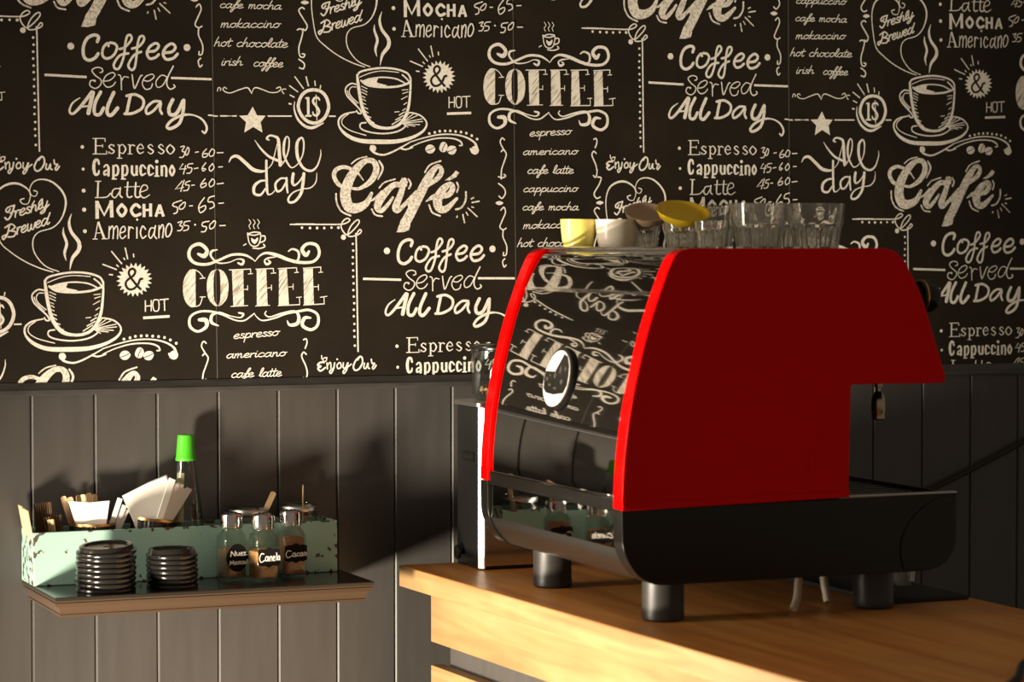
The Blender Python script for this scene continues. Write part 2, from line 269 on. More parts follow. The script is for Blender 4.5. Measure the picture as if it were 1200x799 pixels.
CHALK = """S-2692,242,44 -2579,241,53 -2404,347,89 -2306,511,104 -2339,642,92 -2460,667,82 -2609,561,119 -2750,365,155 -2814,152,170 -2765,-28,170 -2635,-61,148 -2478,11,104 -2389,163,54;S-2517,364,15 -2610,479,36 -2731,544,53 -2851,569,59 -2964,520,68 -2991,422,71 -2924,308,66 -2838,267,59;S-2709,618,21 -2607,692,21 -2459,728,21;S-2257,662,27 -2201,544,36 -2281,380,21;S-2964,161,27 -2954,22,27 -2878,-109,27 -2732,-175,27;S-1933,297,84 -2038,284,90 -2198,133,119 -2296,-31,119 -2236,-105,75 -2130,-15,60 -2041,99,39;S-1848,362,90 -1914,148,99 -1999,-49,114 -1964,-102,81 -1858,-17,63 -1653,180,63;P-1932,329,15 -1887,408,15 -1792,346,15 -1810,263,15;S-2426,36,12 -2320,92,45 -2214,182,60;S-2262,248,24 -2177,330,24 -2002,382,24;S-1782,379,30 -1743,312,30 -1775,238,30;S-2389,-80,27 -2333,-165,27 -2219,-188,27
S-1450,287,52 -1297,394,80 -1229,501,80 -1274,579,62 -1358,527,96 -1475,361,142 -1611,114,154 -1756,-150,157 -1836,-281,157;P-1910,-240,15 -1756,-323,15 -1782,-409,15 -1883,-438,15 -1988,-437,15;S-1645,180,46 -1762,-1,77 -1710,-59,92;S-1497,34,12 -1372,104,77 -1266,112,93;S-1509,485,25 -1419,601,25 -1241,662,25;S-1301,104,62 -1123,136,87 -1050,235,93 -1085,302,77 -1211,219,124 -1302,62,155 -1277,-70,130 -1161,-80,102 -981,77,47;P-1182,360,15 -1066,435,15 -993,514,16 -937,479,16 -986,410,16 -1102,360,15;S-978,327,28 -954,260,28 -980,177,28;S-1445,-20,28 -1393,-136,28 -1266,-190,28;S-828,176,31 -838,43,31 -911,-65,31 -1001,-92,31;L-748,68,22 -694,92,22;L-735,13,22 -601,34,22;L-741,-52,19 -696,-66,19;L-804,-65,20 -640,-212,20;L-831,-132,19 -796,-190,19;L-886,-165,22 -857,-307,22;L-975,-189,22 -990,-222,22
C-2149,-723,104;C-391,-714,107;S-1752,-650,48 -1732,-579,48 -1798,-554,48 -1903,-606,48 -1961,-732,48 -1956,-873,48 -1877,-926,48 -1788,-886,48 -1742,-826,48;S-1585,-710,39 -1600,-671,39 -1666,-743,39 -1676,-853,39 -1612,-896,39 -1515,-850,39 -1457,-739,39 -1488,-677,39 -1560,-662,39;S-1417,-754,36 -1336,-722,36 -1237,-610,36 -1252,-547,36 -1301,-564,36 -1335,-690,36 -1354,-848,36 -1421,-1022,36 -1486,-1047,36 -1509,-976,36 -1418,-849,36 -1289,-815,36;S-1231,-744,36 -1125,-710,36 -1051,-622,37 -1058,-559,36 -1115,-576,36 -1149,-703,36 -1169,-877,36 -1195,-1019,36 -1244,-1059,36 -1292,-989,36 -1208,-846,36 -1094,-789,36;S-1005,-787,40 -883,-770,40 -824,-697,40 -873,-659,40 -963,-715,40 -1005,-811,40 -966,-886,40 -884,-872,40 -827,-824,40;S-761,-799,43 -622,-781,43 -571,-709,43 -628,-662,43 -719,-719,43 -761,-815,43 -714,-894,43 -607,-876,43 -540,-812,43;L-2547,-1147,36 -1921,-1173,36;L-645,-1170,34 -19,-1182,34;S-1720,-1105,18 -1680,-1088,18 -1695,-1042,18 -1775,-1030,18 -1840,-1075,18 -1793,-1145,18 -1706,-1215,18 -1723,-1293,18 -1796,-1338,18 -1875,-1295,18 -1858,-1224,18 -1794,-1223,18;C-1802,-1228,35;S-1658,-1230,17 -1570,-1213,17 -1496,-1141,17 -1535,-1102,17 -1633,-1151,17 -1674,-1246,17 -1620,-1316,17 -1539,-1299,17 -1490,-1243,17;S-1447,-1133,18 -1408,-1164,18 -1403,-1353,18;S-1401,-1227,17 -1359,-1163,17 -1295,-1170,17;S-1238,-1130,20 -1216,-1303,20 -1192,-1319,20 -1117,-1160,20 -1084,-1136,20;S-1069,-1207,17 -988,-1222,17 -905,-1158,17 -937,-1118,17 -1036,-1159,17 -1086,-1255,17 -1039,-1341,17 -957,-1324,17 -932,-1261,17;S-710,-1155,17 -791,-1132,17 -874,-1221,17 -859,-1308,17 -777,-1283,17 -710,-1171,17;S-609,-995,21 -693,-1155,21 -712,-1266,21 -664,-1337,21 -590,-1305,21 -605,-1273,21
S-2028,-1478,15 -2135,-1554,27 -2185,-1667,34 -2138,-1714,38 -2021,-1609,46 -1845,-1391,53;S-1830,-1400,61 -1867,-1552,61 -1904,-1703,61;S-2002,-1609,27 -1868,-1593,27;S-1714,-1390,50 -1800,-1551,49 -1812,-1702,49 -1735,-1720,50 -1676,-1625,50;S-1518,-1397,54 -1608,-1587,53 -1620,-1701,53 -1562,-1729,54 -1464,-1624,54;S-1267,-1433,46 -1298,-1566,46 -1329,-1699,46;S-1325,-1443,42 -1189,-1423,42 -1073,-1497,42 -1095,-1621,42 -1232,-1698,42 -1359,-1708,42;S-810,-1524,39 -918,-1525,39 -1027,-1620,39 -1018,-1706,39 -920,-1658,39 -810,-1543,39 -822,-1638,39 -793,-1704,39;S-623,-1493,54 -684,-1618,54 -666,-1713,54 -567,-1693,54 -466,-1511,54;S-456,-1501,54 -469,-1673,50 -531,-1846,50 -670,-1923,46 -718,-1885,43 -628,-1789,43 -469,-1721,39 -311,-1720,23 -174,-1786,31 -106,-1901,35 -137,-1987,31 -177,-1959,27
C-2004,-2199,54;C-1996,-2525,45;C-1995,-2842,58;C-1992,-3122,62;C-1987,-3439,58;L-1801,-2075,26 -1805,-2300,26;L-1848,-2074,13 -1659,-2073,13;L-1663,-2069,13 -1660,-2122,13;L-1802,-2182,13 -1698,-2181,13;L-1698,-2157,11 -1699,-2208,11;L-1852,-2302,13 -1638,-2302,13;L-1643,-2253,13 -1642,-2304,13;S-1529,-2191,11 -1562,-2163,15 -1604,-2194,20 -1567,-2228,22 -1526,-2263,21 -1564,-2296,15 -1610,-2269,11;L-1526,-2163,9 -1527,-2195,9;L-1612,-2265,9 -1613,-2302,9;L-1447,-2167,24 -1450,-2355,24;L-1490,-2364,13 -1408,-2364,13;L-1478,-2167,11 -1447,-2167,11;S-1441,-2187,15 -1399,-2162,15 -1353,-2224,24 -1392,-2294,15 -1442,-2273,13;L-1287,-2162,24 -1290,-2300,24;L-1325,-2302,11 -1250,-2302,11;L-1319,-2164,11 -1287,-2164,11;S-1286,-2203,11 -1252,-2166,15 -1218,-2180,21;S-1181,-2219,11 -1084,-2219,11 -1100,-2176,17 -1135,-2158,15 -1179,-2223,24 -1144,-2293,19 -1080,-2269,11;S-939,-2190,11 -973,-2161,15 -1011,-2192,21 -974,-2227,23 -932,-2262,21 -971,-2299,15 -1017,-2273,11;S-778,-2190,11 -812,-2161,15 -850,-2192,21 -813,-2227,23 -771,-2262,21 -810,-2299,15 -860,-2272,11;S-676,-2160,15 -730,-2231,25 -674,-2301,15 -613,-2231,25 -676,-2160,15;S-1759,-2450,30 -1775,-2397,37 -1817,-2397,41 -1839,-2495,48 -1820,-2601,41 -1772,-2593,33 -1761,-2546,22;S-1683,-2491,26 -1647,-2462,26 -1618,-2505,37 -1620,-2618,37;S-1627,-2536,22 -1678,-2560,30 -1679,-2608,30 -1628,-2593,22;L-1542,-2464,37 -1546,-2663,37;L-1571,-2671,19 -1496,-2672,19;S-1536,-2479,22 -1488,-2474,30 -1470,-2546,34 -1495,-2614,30 -1538,-2608,19;L-1404,-2464,37 -1407,-2664,37;L-1433,-2672,19 -1357,-2672,19;S-1398,-2479,22 -1349,-2475,30 -1332,-2547,34 -1356,-2614,30 -1400,-2608,19;L-1263,-2470,37 -1265,-2582,37;S-1265,-2573,37 -1238,-2617,30 -1202,-2598,19;L-1191,-2471,38 -1194,-2623,38;S-1059,-2512,26 -1088,-2475,26 -1122,-2479,34 -1134,-2547,41 -1118,-2615,30 -1060,-2590,23;S-938,-2512,26 -967,-2475,26 -1001,-2479,34 -1013,-2547,41 -997,-2615,30 -940,-2590,23;L-885,-2475,38 -887,-2623,38;L-926,-2630,19 -847,-2630,19;C-884,-2413,54;L-808,-2471,38 -811,-2630,38;S-800,-2495,23 -766,-2475,26 -741,-2520,34 -743,-2630,34;S-653,-2475,34 -686,-2547,34 -656,-2620,34 -618,-2547,34 -653,-2475,34;L-1776,-2710,26 -1789,-2945,26;L-1822,-2704,13 -1730,-2704,13;S-1822,-2945,15 -1659,-2938,17 -1596,-2885,22;S-1458,-2813,17 -1542,-2823,17 -1575,-2905,24 -1523,-2947,17 -1448,-2844,17;S-1443,-2799,22 -1453,-2906,22 -1420,-2943,22;S-1330,-2721,24 -1344,-2906,24 -1313,-2944,24 -1273,-2931,24;L-1384,-2791,13 -1268,-2785,13;S-1208,-2726,24 -1222,-2907,24 -1191,-2944,24 -1151,-2932,24;L-1258,-2787,13 -1148,-2782,13;S-1133,-2866,13 -1037,-2825,15 -1047,-2768,17 -1110,-2774,17 -1150,-2887,24 -1092,-2953,19 -1002,-2908,13;L-1800,-2992,52 -1801,-3257,52;L-1585,-2987,52 -1581,-3238,52;L-1796,-3007,41 -1695,-3204,41 -1585,-3008,41;S-1427,-3050,45 -1491,-3132,45 -1429,-3219,45 -1365,-3133,45 -1427,-3050,45;S-1158,-3089,45 -1220,-3051,45 -1285,-3133,45 -1234,-3216,45 -1151,-3192,45;L-1091,-3042,45 -1093,-3238,45;L-990,-3036,45 -993,-3232,45;L-1091,-3135,34 -993,-3131,34;L-852,-3054,41 -915,-3235,41;L-852,-3054,41 -796,-3232,42;L-895,-3177,26 -816,-3174,26;C-1197,-3278,29;L-1791,-3304,15 -1841,-3556,15;L-1787,-3300,32 -1699,-3551,32;L-1819,-3468,11 -1721,-3463,11;L-1875,-3555,13 -1800,-3556,13;L-1741,-3553,13 -1645,-3554,13;L-1621,-3367,19 -1632,-3552,19;S-1622,-3429,19 -1579,-3365,19 -1559,-3419,19 -1569,-3553,19;S-1559,-3429,19 -1514,-3366,19 -1494,-3420,19 -1502,-3553,19;S-1455,-3471,19 -1385,-3441,19 -1394,-3375,19 -1441,-3400,19 -1464,-3502,19 -1429,-3554,19 -1376,-3513,19;L-1327,-3372,21 -1334,-3555,21;S-1328,-3446,19 -1300,-3384,19 -1260,-3405,19;L-1205,-3381,21 -1208,-3557,21;C-1199,-3274,33;S-1074,-3418,21 -1116,-3372,21 -1153,-3464,21 -1123,-3551,21 -1068,-3517,21;S-941,-3404,19 -994,-3404,19 -1027,-3497,19 -996,-3553,19 -942,-3462,19 -921,-3367,19;S-925,-3373,19 -940,-3508,19 -907,-3560,19;L-866,-3360,21 -873,-3554,21;S-867,-3436,21 -819,-3352,21 -798,-3406,21 -816,-3546,21;S-716,-3336,21 -760,-3406,21 -762,-3520,21 -715,-3521,21 -673,-3428,21 -691,-3345,21 -734,-3348,21;S-516,-2195,17 -458,-2185,17 -496,-2257,17 -454,-2278,17 -482,-2346,17 -534,-2351,17;S-410,-2205,17 -443,-2268,17 -433,-2319,17 -400,-2288,17 -388,-2222,17 -414,-2201,17;L-297,-2278,17 -239,-2267,17;S-120,-2226,17 -175,-2288,17 -176,-2346,17 -122,-2340,17 -100,-2298,17 -164,-2298,17;S-34,-2225,17 -78,-2288,17 -64,-2334,17 -14,-2319,17 4,-2246,17 -38,-2225,17;L41,-2284,17 142,-2279,17;L-484,-2444,17 -543,-2527,17 -430,-2521,17;S-446,-2475,17 -480,-2599,17;S-334,-2444,17 -403,-2454,17 -414,-2500,17 -350,-2512,17 -373,-2579,17 -427,-2589,17;L-318,-2521,17 -249,-2508,17;S-134,-2434,17 -189,-2506,17 -179,-2554,17 -136,-2527,17 -179,-2517,17;S-27,-2444,17 -82,-2506,17 -61,-2558,17 -6,-2506,17 -31,-2444,17;L59,-2496,17 130,-2492,17;L-499,-2703,17 -612,-2827,17 -477,-2796,17;S-471,-2693,17 -527,-2858,17;S-381,-2703,17 -439,-2724,17 -451,-2761,17 -397,-2770,17 -420,-2838,17 -484,-2848,17;L-365,-2770,17 -311,-2762,17;S-149,-2673,17 -215,-2756,17 -205,-2804,17 -140,-2777,17 -139,-2735,17 -204,-2756,17;S-30,-2673,17 -85,-2735,17 -71,-2792,17 -10,-2756,17 -9,-2688,17 -46,-2677,17;L33,-2750,17 141,-2738,17;S-519,-2993,19 -637,-3034,19 -648,-3075,19 -585,-3101,19 -590,-3169,19 -639,-3190,19;S-487,-3025,17 -552,-3086,17 -538,-3128,17 -478,-3097,17 -459,-3025,17 -498,-3029,17;L-402,-3077,17 -344,-3073,17;S-164,-2954,19 -252,-3078,19 -232,-3178,19 -156,-3131,19 -155,-3072,19 -242,-3109,19;S-9,-2929,19 -89,-2954,19 -107,-3016,19 -36,-3021,19 -15,-3084,19 -81,-3121,19;L50,-3042,17 137,-3035,17;S-578,-3325,17 -513,-3305,17 -551,-3367,17 -504,-3384,17 -537,-3439,17 -586,-3445,17;S-391,-3302,17 -471,-3315,17 -486,-3363,17 -418,-3376,17 -430,-3430,17 -494,-3446,17;C-315,-3358,30;S-101,-3308,19 -192,-3328,19 -203,-3378,19 -139,-3395,19 -162,-3458,19 -220,-3465,19;S-8,-3299,17 -85,-3360,17 -81,-3423,17 -20,-3392,17 2,-3313,17 -34,-3305,17;L60,-3376,17 159,-3373,17
H-314,2102,20 -401,2101,20 -484,1985,20 -514,1823,20 -488,1650,20 -407,1547,20 -321,1543,20;S-314,2096,14 -249,2053,14 -191,1974,14;L-250,1967,14 -163,1974,14;S-321,1547,14 -254,1576,14 -213,1685,14;L-258,1689,12 -166,1690,12;H23,2107,20 -84,2056,20 -142,1892,20 -124,1675,20 -43,1567,20 16,1550,20 -28,1632,20 -40,1828,20 -28,2024,20 -1,2078,20;H30,2107,20 129,2058,20 193,1896,20 172,1678,20 87,1568,20 23,1546,20 62,1633,20 69,1829,20 65,2047,20 46,2079,20;G252,2082,20 430,2084,21 431,1545,21 265,1543,20;L205,2088,14 549,2096,14;L545,2096,14 544,2022,14;L503,2022,12 580,2027,12;L434,1789,12 493,1792,12;L494,1851,12 491,1777,12;L222,1537,12 495,1545,12;G640,2087,21 791,2089,21 806,1543,21 634,1542,21;L623,2093,14 908,2101,14;L903,2101,14 907,2027,14;L862,2026,12 948,2032,12;L804,1804,12 869,1809,12;L870,1855,12 869,1768,12;L610,1535,12 842,1542,12;G994,2080,21 1117,2091,21 1143,1544,21 981,1538,21;L975,2096,14 1277,2106,15;L1272,2106,15 1276,2031,15;L1235,2031,12 1307,2036,12;L1141,1814,12 1213,1817,12;L1214,1863,12 1213,1771,12;L969,1534,14 1319,1543,15;L1314,1545,12 1311,1655,12;L1260,1653,12 1349,1658,12;G1380,2081,21 1531,2092,21 1542,1545,21 1384,1539,21;L1373,2094,15 1665,2111,15;L1660,2111,15 1659,2032,15;L1622,2027,13 1695,2032,13;L1540,1810,13 1613,1813,13;L1618,1846,13 1617,1753,13;L1372,1535,15 1712,1546,15;L1707,1546,13 1704,1652,13;L1640,1647,13 1757,1662,13;S-269,2335,37 -175,2304,69 -134,2391,57 -244,2483,53 -380,2431,45 -410,2300,53 -317,2198,45 -130,2179,41 60,2242,37 250,2315,37 440,2313,37 558,2260,25 617,2211,10;S26,2394,16 -61,2371,37 -69,2295,33 36,2198,24 201,2201,16 344,2251,16 434,2230,33 410,2169,37 348,2192,25;S1473,2351,37 1424,2295,62 1364,2382,58 1450,2467,46 1595,2445,50 1637,2309,46 1544,2198,42 1350,2184,46 1157,2225,50 966,2299,54 798,2336,37 690,2295,25 617,2211,10;S1147,2357,21 1212,2391,29 1303,2348,37 1302,2238,33 1229,2182,17;S941,2273,12 821,2258,25 766,2220,25 796,2165,37 856,2193,33 821,2227,17;S-269,1348,49 -168,1338,69 -164,1240,53 -294,1174,37 -411,1249,45 -409,1390,37 -279,1467,33 -91,1469,33 97,1416,29 286,1330,21 429,1320,21 549,1393,21 592,1430,10;S25,1252,20 -81,1306,49 -68,1415,45 51,1448,29 216,1395,16 370,1367,21 420,1418,33 347,1439,25;S1486,1337,25 1389,1337,54 1352,1226,54 1485,1156,46 1595,1228,46 1596,1382,42 1463,1458,38 1294,1442,37 1100,1412,33 907,1345,25 715,1315,21 620,1380,16 592,1430,10;S1111,1302,17 1151,1236,42 1272,1259,58 1293,1369,50 1221,1446,29 1028,1418,25 835,1366,21 759,1409,21 779,1453,17;S503,2641,18 525,2500,18 584,2442,19 668,2459,19 710,2580,19 701,2641,19;S503,2624,18 598,2654,19 706,2641,19 610,2606,19 503,2624,18;F562,2566,21 614,2539,21 662,2574,21 661,2524,21 613,2475,21 566,2512,21;S710,2591,21 772,2592,21 771,2526,21 692,2492,21;S477,2477,16 437,2455,16;S584,2414,21 679,2404,21 770,2432,21 752,2467,21;S529,2843,12 557,2795,12 528,2751,12 547,2703,12;S596,2844,12 624,2796,12 595,2752,12 613,2705,12;S663,2845,12 691,2798,12 662,2754,12 680,2706,12
S267,1075,14 326,1088,14 350,1110,14 321,1118,14 278,1092,14 270,1062,14 305,1050,14 365,1070,14;S438,1114,14 409,1123,14 380,1104,14 424,1079,14 406,1057,14 363,1059,14;S406,1057,14 441,1074,14;S466,1126,14 422,995,14;S452,1091,14 498,1127,14 531,1112,14 509,1070,14 450,1060,14;S509,1070,14 549,1082,14;S561,1130,14 548,1062,14;S556,1096,14 592,1128,14 629,1127,14;S621,1093,14 680,1106,14 704,1127,14 675,1136,14 631,1110,14 624,1079,14 658,1067,14 719,1087,14;S793,1132,14 764,1140,14 734,1122,14 778,1097,14 760,1074,14 717,1077,14;S760,1074,14 796,1091,14;S869,1136,14 840,1144,14 810,1126,14 855,1101,14 836,1078,14 793,1081,14;S836,1078,14 872,1095,14;S929,1149,14 886,1126,14 878,1095,14 912,1080,14 956,1106,14 958,1140,14 929,1149,14 952,1140,14 991,1145,14;S249,812,14 207,820,14 160,796,14 154,767,14 190,760,14 237,791,14 255,818,14;S256,821,14 236,778,14 247,760,14 275,770,14;S290,821,14 273,761,14;S281,791,14 322,822,14 331,810,14 317,761,14;S326,791,14 367,822,14 382,810,14 369,774,14 381,762,14 413,774,14;S420,786,14 480,796,14 504,814,14 475,823,14 431,802,14 423,774,14 458,762,14 520,778,14;S533,824,14 519,763,14;S528,793,14 564,821,14 601,818,14;S616,825,14 597,782,14 605,764,14 644,779,14;C630,852,14;S737,814,14 708,826,14 657,804,14 649,777,14 684,765,14 746,781,14;S847,818,14 804,827,14 756,802,14 751,773,14 787,766,14 834,797,14 852,824,14;S853,827,14 833,784,14 845,766,14 873,776,14;S888,828,14 871,767,14;S879,797,14 927,828,14 942,816,14 932,779,14 944,767,14 977,780,14;S1036,829,14 992,810,14 984,783,14 1019,768,14 1064,790,14 1066,820,14 1036,829,14 1059,820,14 1099,824,14;S299,517,14 276,530,14 232,506,14 223,476,14 251,463,14 304,479,14;S392,520,14 357,530,14 315,503,14 307,471,14 337,463,14 379,496,14 397,527,14;S398,530,14 378,483,14 386,463,14 410,473,14;S406,476,14 463,524,14 518,585,14 506,598,14 475,564,14 429,463,14 397,409,14 373,402,14 381,429,14 432,456,14 481,476,14;S422,513,14 494,520,14;S485,490,14 537,500,14 559,520,14 535,530,14 495,507,14 487,476,14 515,463,14 569,480,14;S651,483,14 706,544,14 726,592,14 702,585,14 675,531,14 668,470,14 704,480,14;S792,521,14 757,531,14 714,504,14 707,471,14 737,463,14 779,497,14 797,527,14;S798,531,14 777,483,14 786,463,14 810,473,14;S863,578,14 824,483,14 834,463,14 866,477,14;S818,538,14 891,545,14;S917,579,14 878,483,14 889,463,14 920,477,14;S873,538,14 945,545,14;S924,490,14 976,500,14 998,521,14 974,531,14 934,507,14 925,477,14 954,463,14 1008,480,14
S234,226,13 209,238,13 162,216,13 153,188,13 183,175,13 240,191,13;S332,229,13 295,238,13 250,213,13 243,183,13 275,175,13 319,207,13 338,235,13;S339,238,13 317,194,13 326,175,13 352,185,13;S381,238,13 330,119,13;S365,207,13 410,239,13 439,223,13 415,185,13 362,179,13;S415,185,13 453,195,13;S479,239,13 428,119,13;S463,207,13 508,239,13 537,223,13 513,185,13 459,179,13;S513,185,13 551,195,13;S571,239,13 556,192,13 574,176,13 616,201,13 638,239,13;S638,239,13 618,189,13 631,176,13 660,192,13;S740,227,13 716,239,13 668,217,13 658,189,13 689,176,13 746,192,13;S833,227,13 808,240,13 760,217,13 751,189,13 781,176,13 839,192,13;S866,240,13 846,195,13 851,176,13 888,192,13;C881,268,13;S903,240,13 882,176,13;S893,208,13 938,240,13 951,227,13 939,189,13 948,177,13 979,189,13;S1037,240,13 996,221,13 986,193,13 1016,177,13 1058,199,13 1063,231,13 1037,240,13 1057,231,13 1093,234,13;S212,-61,13 189,-48,13 143,-70,13 134,-98,13 162,-111,13 217,-95,13;S308,-58,13 272,-48,13 228,-73,13 220,-103,13 251,-111,13 295,-80,13 313,-52,13;S314,-49,13 293,-93,13 301,-112,13 326,-102,13;S321,-99,13 381,-55,13 439,1,13 426,14,13 393,-18,13 345,-112,13 311,-162,13 287,-168,13 295,-143,13 348,-118,13 399,-100,13;S339,-65,13 413,-59,13;S403,-87,13 456,-78,13 479,-59,13 455,-50,13 414,-71,13 405,-100,13 434,-112,13 489,-97,13;S594,-50,13 572,-113,13;S583,-82,13 622,-51,13 628,-63,13 611,-114,13;S622,-82,13 660,-51,13 673,-64,13 658,-101,13 667,-114,13 696,-102,13;S755,-52,13 715,-70,13 706,-99,13 734,-115,13 775,-93,13 780,-61,13 755,-52,13 774,-61,13 809,-58,13;S879,-65,13 856,-52,13 809,-74,13 800,-102,13 829,-115,13 884,-100,13;S944,11,13 906,-52,13 879,-116,13;S888,-90,13 933,-56,13 957,-62,13 946,-94,13 946,-116,13 979,-104,13;S1071,-63,13 1035,-53,13 990,-78,13 982,-109,13 1013,-116,13 1058,-85,13 1076,-57,13;S1078,-54,13 1056,-98,13 1064,-117,13 1090,-107,13
S160,-338,13 138,-405,13;S149,-372,13 191,-338,13 199,-351,13 182,-404,13;S193,-371,13 235,-337,13 249,-350,13 233,-390,13 244,-403,13 275,-390,13;S340,-336,13 296,-356,13 286,-386,13 318,-402,13 363,-378,13 368,-345,13 340,-336,13 362,-345,13 400,-341,13;S449,-268,13 380,-401,13;S471,-334,13 397,-368,13 449,-400,13 478,-387,13;S579,-342,13 539,-333,13 490,-360,13 482,-392,13 517,-399,13 565,-365,13 585,-335,13;S587,-332,13 564,-379,13 573,-398,13 601,-388,13;S697,-343,13 670,-331,13 619,-355,13 609,-385,13 642,-397,13 703,-380,13;S797,-342,13 770,-329,13 719,-353,13 709,-383,13 742,-396,13 804,-378,13;S833,-328,13 811,-375,13 817,-395,13 856,-378,13;C849,-298,13;S873,-327,13 851,-394,13;S862,-361,13 911,-327,13 925,-340,13 912,-380,13 922,-393,13 955,-380,13;S1017,-325,13 973,-346,13 963,-376,13 995,-392,13 1041,-368,13 1045,-335,13 1017,-325,13 1039,-335,13 1078,-331,13;S100,-549,13 59,-618,13 29,-687,13;S39,-659,13 86,-622,13 110,-629,13 98,-663,13 98,-687,13 131,-673,13;S191,-618,13 149,-639,13 138,-670,13 167,-687,13 209,-663,13 216,-629,13 191,-618,13 210,-629,13 246,-625,13;S288,-570,13 243,-667,13 253,-688,13 286,-674,13;S239,-612,13 316,-605,13;S468,-633,13 444,-619,13 395,-643,13 384,-674,13 414,-688,13 472,-671,13;S537,-550,13 496,-619,13 466,-688,13;S475,-660,13 523,-622,13 548,-629,13 535,-664,13 535,-688,13 569,-674,13;S629,-619,13 587,-640,13 576,-671,13 605,-688,13 648,-664,13 654,-630,13 629,-619,13 648,-630,13 684,-626,13;S757,-633,13 733,-619,13 684,-643,13 673,-675,13 703,-689,13 761,-671,13;S820,-619,13 778,-640,13 767,-671,13 796,-689,13 839,-665,13 846,-630,13 820,-619,13 840,-630,13 876,-626,13;S855,-668,13 918,-606,13 941,-557,13 915,-564,13 884,-620,13 874,-682,13 912,-672,13;S1009,-630,13 971,-620,13 924,-647,13 915,-681,13 947,-689,13 994,-655,13 1014,-623,13;S1016,-620,13 992,-668,13 999,-689,13 1026,-679,13;S1088,-571,13 1042,-669,13 1052,-689,13 1086,-676,13;S1038,-613,13 1116,-606,13;S1091,-662,13 1147,-651,13 1172,-630,13 1146,-620,13 1103,-644,13 1092,-676,13 1122,-690,13 1181,-672,13;S162,-906,13 141,-953,13 146,-973,13 183,-956,13;C178,-876,13;S199,-906,13 181,-972,13;S192,-939,13 227,-909,13 261,-911,13;S275,-905,13 254,-951,13 259,-971,13 296,-954,13;C290,-875,13;S367,-913,13 341,-904,13 312,-921,13 350,-947,13 332,-968,13 292,-964,13;S332,-968,13 365,-953,13;S427,-836,13 388,-903,13 360,-970,13;S369,-943,13 416,-906,13 440,-912,13 429,-946,13 430,-969,13 463,-955,13;S717,-927,13 697,-912,13 653,-936,13 641,-967,13 667,-981,13 718,-965,13;S773,-914,13 735,-934,13 723,-965,13 748,-983,13 787,-959,13 794,-924,13 773,-914,13 789,-924,13 821,-921,13;S798,-970,13 857,-922,13 915,-860,13 905,-846,13 872,-880,13 819,-984,13 783,-1039,13 760,-1045,13 770,-1018,13 821,-991,13 869,-971,13;S817,-932,13 886,-926,13;S864,-971,13 923,-923,13 981,-861,13 971,-847,13 938,-882,13 885,-985,13 849,-1040,13 826,-1047,13 836,-1019,13 887,-992,13 935,-972,13;S883,-933,13 952,-927,13;S940,-958,13 990,-949,13 1013,-928,13 991,-917,13 952,-941,13 940,-972,13 966,-987,13 1018,-970,13;S1022,-960,13 1072,-950,13 1094,-929,13 1073,-919,13 1033,-942,13 1022,-974,13 1047,-988,13 1100,-971,13
S-168,993,21 -208,1021,21 -240,950,21 -179,836,21 -140,765,21 -182,637,21 -223,524,21 -231,381,21;S-226,808,21 -195,836,21 -164,822,21;S-277,416,21 -215,398,21 -154,424,21 -184,452,21;S-278,310,21 -187,239,21 -163,154,21 -219,77,21 -271,111,21;S-243,-108,21 -190,-65,21 -166,-145,21 -223,-273,21 -262,-372,21 -210,-416,21 -157,-393,21;S-204,-416,21 -211,-529,21 -151,-673,21 -159,-801,21 -208,-820,21 -205,-772,21;S-184,-872,21 -222,-914,21 -201,-1000,21 -164,-972,21;F-334,4,27 -266,35,27 -199,3,27 -267,-31,27;S1368,1006,22 1409,1018,22 1421,954,22 1391,874,22;S1406,781,22 1366,816,22 1333,752,22 1395,608,22 1419,493,22 1393,401,22 1355,430,22;S1431,406,22 1488,392,22 1455,291,22 1365,147,22 1405,69,22 1469,88,22
F1398,-4,14 1463,28,14 1531,-1,14 1463,-34,14;S1454,-100,22 1414,-79,22 1366,-132,22 1436,-251,22 1497,-356,22 1465,-424,22 1433,-402,22;S1338,-419,22 1378,-403,22 1425,-432,22 1399,-553,22 1358,-690,22 1372,-810,22 1427,-832,22 1451,-791,22 1412,-779,22;S1355,-863,22 1441,-930,22 1424,-1005,22 1361,-991,22
S114,-1351,14 120,-1318,14 85,-1307,14 67,-1357,14;S213,-1322,14 178,-1300,16 155,-1334,16 201,-1373,16 282,-1381,14 400,-1337,17 529,-1302,19 575,-1341,21 604,-1397,5;S604,-1397,5 628,-1324,14 681,-1300,19 787,-1333,17 892,-1369,15 999,-1365,15 1059,-1325,17 1047,-1285,17 994,-1308,15;S1142,-1318,15 1094,-1319,15 1082,-1353,15 1111,-1386,15;L-84,-1720,21 -8,-1723,21;L-5,-1731,21 69,-1733,21;L102,-1730,21 218,-1729,21;L218,-1729,10 294,-1729,10;L294,-1729,21 364,-1728,21;L849,-1727,21 1230,-1725,21;P615,-1588,10 681,-1717,10 816,-1722,10 738,-1818,10 762,-1976,10 619,-1892,10 477,-1977,10 507,-1820,10 399,-1725,10 534,-1718,10
